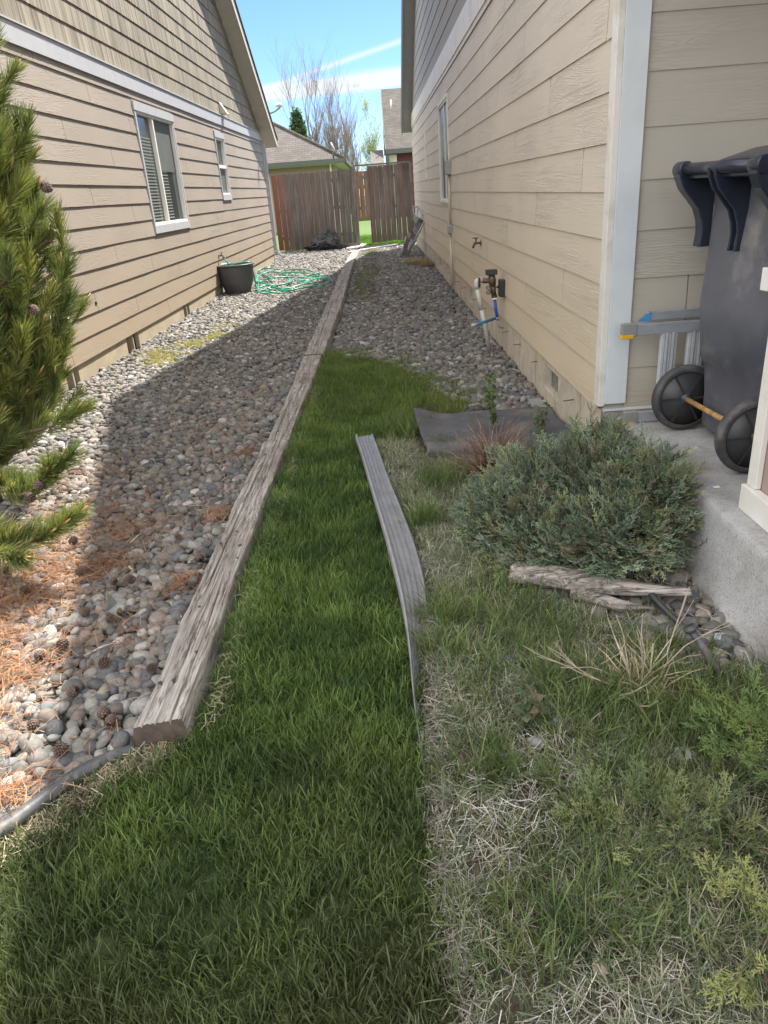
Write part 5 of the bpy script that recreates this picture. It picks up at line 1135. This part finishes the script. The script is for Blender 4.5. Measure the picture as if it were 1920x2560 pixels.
lowbranch([TR+Vector((.05, -.2, .2)), (-1.85, 2.9, .16), (-1.55, 2.7, .18), (-1.30, 2.66, .28)], 15)
lowbranch([TR+Vector((.0, -.2, .3)), (-1.95, 2.9, .25), (-1.68, 2.65, .22), (-1.5, 2.55, .20)], 10, .1)
lowbranch([TR+Vector((.1, -.05, .45)), (-1.8, 3.4, .45), (-1.6, 3.4, .48), (-1.50, 3.42, .52)], 5)
S = np.array([tuple(p) for p in S]); Dr = np.array([tuple(p) for p in Dr]); n = len(S); print('shoots', n)
f = rng.uniform(0, 1, (n, 1)); c = np.array([[.10, .135, .045]])*(1-f)+np.array([[.26, .28, .075]])*f
o = scatter('needles', SHT, rng.integers(0, 8, n), align_z(Dr, rng.uniform(0, 6.28, n))*rng.uniform(.8, 1.15, n)[:, None, None], S-np.array([tuple(TR)]), c, M_needle); o.parent = pn
br.build('trunk', M_bark, pn, fix=False)
m_ = MB()
for p, d_ in list(zip(S, Dr))[::2]:
    a = Vector(p)+Vector(d_)*.13; m_.tube([a, a+Vector(d_)*.035, a+Vector(d_)*.06], [.005, .0055, .002], 6)
props(m_.build('buds', mat_simple('orange_buds', (.42, .25, .10), .7), pn, fix=False), kind='stuff')
for (px, py, yy) in ((103, 462, 3.0), (106, 1205, 2.68), (76, 1235, 2.7), (72, 770, 2.9)):
    w = aty(px, py, yy); o = bpy.data.objects.new('pine_cone', CM); COL.objects.link(o); o.parent = pn; o.location = w-TR; o.rotation_euler = (2.2, .5, px); o.scale = (.9,)*3

# ==================================================================  JUNIPER
def spray(seed, ln=.15, w=.0042):
    r_ = np.random.default_rng(seed); V = []; Fc = []; T = []
    def seg(a, b_, w0, tint):
        d_ = b_-a; s = np.cross(d_, [0, 0, 1.]); s = s/(np.linalg.norm(s)+1e-9)*w0; u = np.array([0, 0, w0*.8]); k = len(V)
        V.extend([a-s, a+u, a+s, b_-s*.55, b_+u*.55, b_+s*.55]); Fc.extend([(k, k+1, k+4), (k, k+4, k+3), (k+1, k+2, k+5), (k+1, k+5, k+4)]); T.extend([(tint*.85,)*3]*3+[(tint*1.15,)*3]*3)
    def grow(p, d_, L0, dep):
        nseg = 4 if dep == 0 else (3 if dep == 1 else 2); q_ = p
        for i in range(nseg):
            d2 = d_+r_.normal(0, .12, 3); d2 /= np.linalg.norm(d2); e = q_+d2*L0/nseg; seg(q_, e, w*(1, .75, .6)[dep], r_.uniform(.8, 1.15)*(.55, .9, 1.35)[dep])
            if dep < 2:
                for sgn in (-1, 1):
                    side = np.cross(d2, [0, 0, 1.]); side /= (np.linalg.norm(side)+1e-9); nd_ = d2*.75+side*sgn*.6+np.array([0, 0, r_.uniform(-.1, .35)]); nd_ /= np.linalg.norm(nd_)
                    grow(q_+(e-q_)*r_.uniform(.3, 1), nd_, L0*(.50-.06*i)*(1 if dep == 0 else .75), dep+1)
            q_ = e; d_ = d2
    grow(np.zeros(3), np.array([1., 0, .15]), ln, 0); V = np.array(V)[:, [1, 2, 0]]
    return V, np.array(Fc), np.array(T)
SP = [spray(s) for s in range(8)]; print('spray faces', len(SP[0][1]))
def juniper(label, blobs, n, cols, stems, name='juniper_bush', size=(.7, 1.1), cat='bush', group=None, zmin=.02):
    loc0 = Vector((blobs[0][0], blobs[0][1], 0)); j = empty(name, loc0, label, cat, group); P = []; Dn = []; vol = np.array([b_[3]*b_[4]*b_[5] for b_ in blobs])**.67; vol /= vol.sum()
    for bi, b_ in enumerate(blobs):
        k = int(n*vol[bi]); d_ = rng.normal(0, 1, (k, 3)); d_[:, 2] = np.abs(d_[:, 2])*.9-.25; d_ /= np.linalg.norm(d_, axis=1, keepdims=True); r_ = rng.uniform(.55, 1.0, (k, 1))**.6
        lump = np.array([1+.5*noise.noise(Vector(tuple(q_*2.6))+Vector((bi*5, 0, 0)))+.25*noise.noise(Vector(tuple(q_*6))+Vector((bi*5, 3, 0))) for q_ in d_])[:, None]
        p = np.array(b_[:3])+d_*np.array(b_[3:6])*r_*lump; dn = d_*np.array([1, 1, .8])+rng.normal(0, .5, (k, 3))+np.array([[-.15, -.1, .10]]); P.append(p); Dn.append(dn)
    P = np.concatenate(P); Dn = np.concatenate(Dn); k = (P[:, 2] > zmin); P, Dn = P[k], Dn[k]; n = len(P)
    c = np.array(cols)[rng.integers(0, len(cols), n)]*rng.uniform(.75, 1.2, (n, 1)); s = rng.uniform(*size, n)[:, None, None]; Mz = align_z(Dn, rng.uniform(-.6, .6, n)+math.pi/2*0)*s
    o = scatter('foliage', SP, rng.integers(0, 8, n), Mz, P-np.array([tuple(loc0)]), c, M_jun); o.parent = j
    m_ = MB()
    for i in range(stems):
        b_ = random.choice(blobs); a_ = random.uniform(0, 6.28); e = Vector(b_[:3])+Vector((math.cos(a_)*b_[3]*.8, math.sin(a_)*b_[4]*.8, random.uniform(-.1, .5)*b_[5])); s0 = Vector((loc0.x+random.gauss(0, .03), loc0.y+random.gauss(0, .03), 0))
        rs_ = .012 if n > 1000 else .003; m_.tube([s0, s0.lerp(e, .5)+Vector((0, 0, .05 if n > 1000 else .01)), e], [rs_, rs_*.6, rs_*.25], 6)
    m_.build('stems', M_bark, j, fix=False); return j
random.seed(14)
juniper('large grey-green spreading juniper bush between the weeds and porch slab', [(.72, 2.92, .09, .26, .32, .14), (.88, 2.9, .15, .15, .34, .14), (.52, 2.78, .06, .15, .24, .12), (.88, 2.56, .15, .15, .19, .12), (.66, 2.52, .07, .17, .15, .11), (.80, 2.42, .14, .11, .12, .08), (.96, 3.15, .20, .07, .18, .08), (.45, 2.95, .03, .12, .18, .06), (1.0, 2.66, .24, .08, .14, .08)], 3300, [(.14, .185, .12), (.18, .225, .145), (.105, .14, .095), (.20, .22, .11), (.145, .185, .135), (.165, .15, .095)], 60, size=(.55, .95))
juniper('small yellow-green juniper sprig cluster at the lower right corner', [(.62, .90, .06, .10, .09, .07), (.72, .85, .10, .08, .08, .06)], 60, [(.19, .21, .075), (.23, .245, .09)], 6, 'young_juniper', (.32, .55), group='young junipers')
juniper('yellow-green juniper seedling with dry strands right of centre in the weeds', [(.50, 1.22, .05, .10, .10, .06), (.62, 1.20, .06, .08, .07, .05)], 70, [(.15, .18, .075), (.19, .205, .09), (.12, .155, .07)], 6, 'young_juniper', (.32, .55), group='young junipers')
juniper('bright green juniper sprig reaching in at the right picture edge', [(.86, 1.42, .10, .10, .10, .07), (.92, 1.32, .12, .08, .09, .06)], 70, [(.15, .20, .05), (.12, .18, .06)], 5, 'young_juniper', (.35, .6), group='young junipers')

# ------------------------------------------------------------------ dead shrubs
def twiggy(name, label, base, n, h, cols, spread, mat, blades=0, bl=.15, seed=1, r=.004, cat='dead shrub'):
    random.seed(seed); B0 = Vector(base); t_ = empty(name, B0, label, cat); m_ = MB()
    for i in range(n):
        a_ = random.uniform(0, 6.28); s = spread*random.uniform(.3, 1); p = Vector((random.gauss(0, .03), random.gauss(0, .03), 0)); d_ = Vector((math.cos(a_)*s, math.sin(a_)*s, 1)).normalized(); L0 = h*random.uniform(.6, 1.1); pts = [p]
        for k in range(5): d_ = (d_+Vector((random.gauss(0, .2), random.gauss(0, .2), random.gauss(0, .09)))).normalized(); pts.append(pts[-1]+d_*L0/5)
        m_.tube(pts, [r*(1-.6*k/5) for k in range(6)], 5)
        for k in range(2):
            q_ = pts[random.randint(2, 4)]; d3 = (d_+Vector((random.gauss(0, .6), random.gauss(0, .6), .1))).normalized(); m_.tube([q_, q_+d3*L0*.2, q_+d3*L0*.33+Vector((0, 0, .01))], [r*.5, r*.4, r*.25], 4)
    o = m_.build('twigs', mat, None, fix=False); o.parent = t_
    if blades:
        T_ = [tuft(400+s+seed*10, 14, .03, bl, .0060 if seed == 2 else .0034, .7, 1.1) for s in range(5)]; X = rng.normal(0, .05, blades); Y = rng.normal(0, .05, blades)
        o = grass('dead_leaves', X, Y, T_, .6, 1.2, lambda X, Y, n: np.array(cols)[rng.integers(0, len(cols), n)]*rng.uniform(.7, 1.2, (n, 1)), '', mat=M_dry, kind=None, tilt=.3); o.parent = t_
    return t_
M_twig = mat_simple('bleached_twig', (.34, .28, .22), .85, var=.25, scale=40)
M_twigr = mat_simple('reddish_twig', (.20, .13, .10), .85, var=.3, scale=40)
twiggy('dead_perennial', 'reddish brown dead clump of curled stems in front of the rubber sheet', (.52, 3.55, .0), 34, .34, [(.19, .12, .09), (.27, .18, .14), (.36, .28, .22)], 1.0, M_twigr, 46, .30, 2, .0035)
twiggy('dead_shrub', 'bleached leafless twiggy shrub in straw beside the capped black pipe', (.66, 1.74, 0), 13, .33, [(.42, .35, .24), (.34, .28, .18), (.50, .44, .33)], .95, M_twig, 18, .15, 5, .0026)
twiggy('straw_clump', 'pale straw clump of dead blades at the right edge of the weeds', (.80, 1.12, 0), 2, .1, [(.46, .42, .33), (.38, .33, .25)], .7, M_twig, 10, .13, 6, .002, 'grass clump')
def leafy(name, label, base, h, n, cols, leaf, seed, spread=.3, cat='weed'):
    random.seed(seed); t_ = empty(name, base, label, cat); m_ = MB(); pts = []
    for i in range(3):
        a_ = random.uniform(0, 6.28); e = Vector((math.cos(a_)*spread*h, math.sin(a_)*spread*h, h*random.uniform(.7, 1))); m_.tube([(0, 0, 0), e*.5+Vector((0, 0, .01)), e], [.003, .0025, .0015], 5); pts += [Vector(base)+e*k for k in np.linspace(.2, 1, 9)]
    o = m_.build('stem', M_bark, None, fix=False); o.parent = t_; leaf_cloud('leaves', t_, pts, n, .014, leaf, cols, M_grass); return t_
leafy('leafy_seedling', 'upright green leafy seedling behind the dead reddish clump, before the rocks', (.62, 4.15, .05), .36, 130, [(.12, .19, .06), (.09, .15, .05)], .026, 3, .12)
leafy('leafy_seedling', 'short leafy green seedling between the dead clump and house corner', (.86, 3.95, .05), .24, 90, [(.11, .18, .06), (.09, .15, .05)], .024, 4, .15)
leafy('rosette_weed', 'curled brown and green leafy weed left of the dead shrub', (.34, 1.66, .01), .06, 110, [(.15, .18, .11), (.20, .16, .11), (.12, .17, .09)], .03, 5, .8)
o = MB(); w = atz(1500, 2425, .02); o.add([w+Vector(v) for v in ((-.014, -.01, 0), (.012, -.012, .006), (.016, .01, .0), (.0, .018, .01), (-.013, .01, .004))], [(0, 1, 2, 3, 4)]); o = o.build('dead_leaf', M_twig, None, fix=False); o.modifiers.new('t', 'SOLIDIFY').thickness = .001; props(o, 'single pale tan dead leaf lying on the weeds near the bottom', 'leaf')
o = MB(); w = atz(1791, 1217, .28); o.box(w.x-.012, w.x+.012, w.y-.008, w.y+.008, .2775, .282); o = o.build('paper_scrap', M_white, None, bevel=.002); props(o, 'tiny white paper scrap on the concrete porch slab', 'litter')
scene.cycles.use_denoising = True
scene.cycles.max_bounces = 6; scene.cycles.diffuse_bounces = 4
print('total faces', sum(len(o.data.polygons) for o in scene.objects if o.type == 'MESH'))
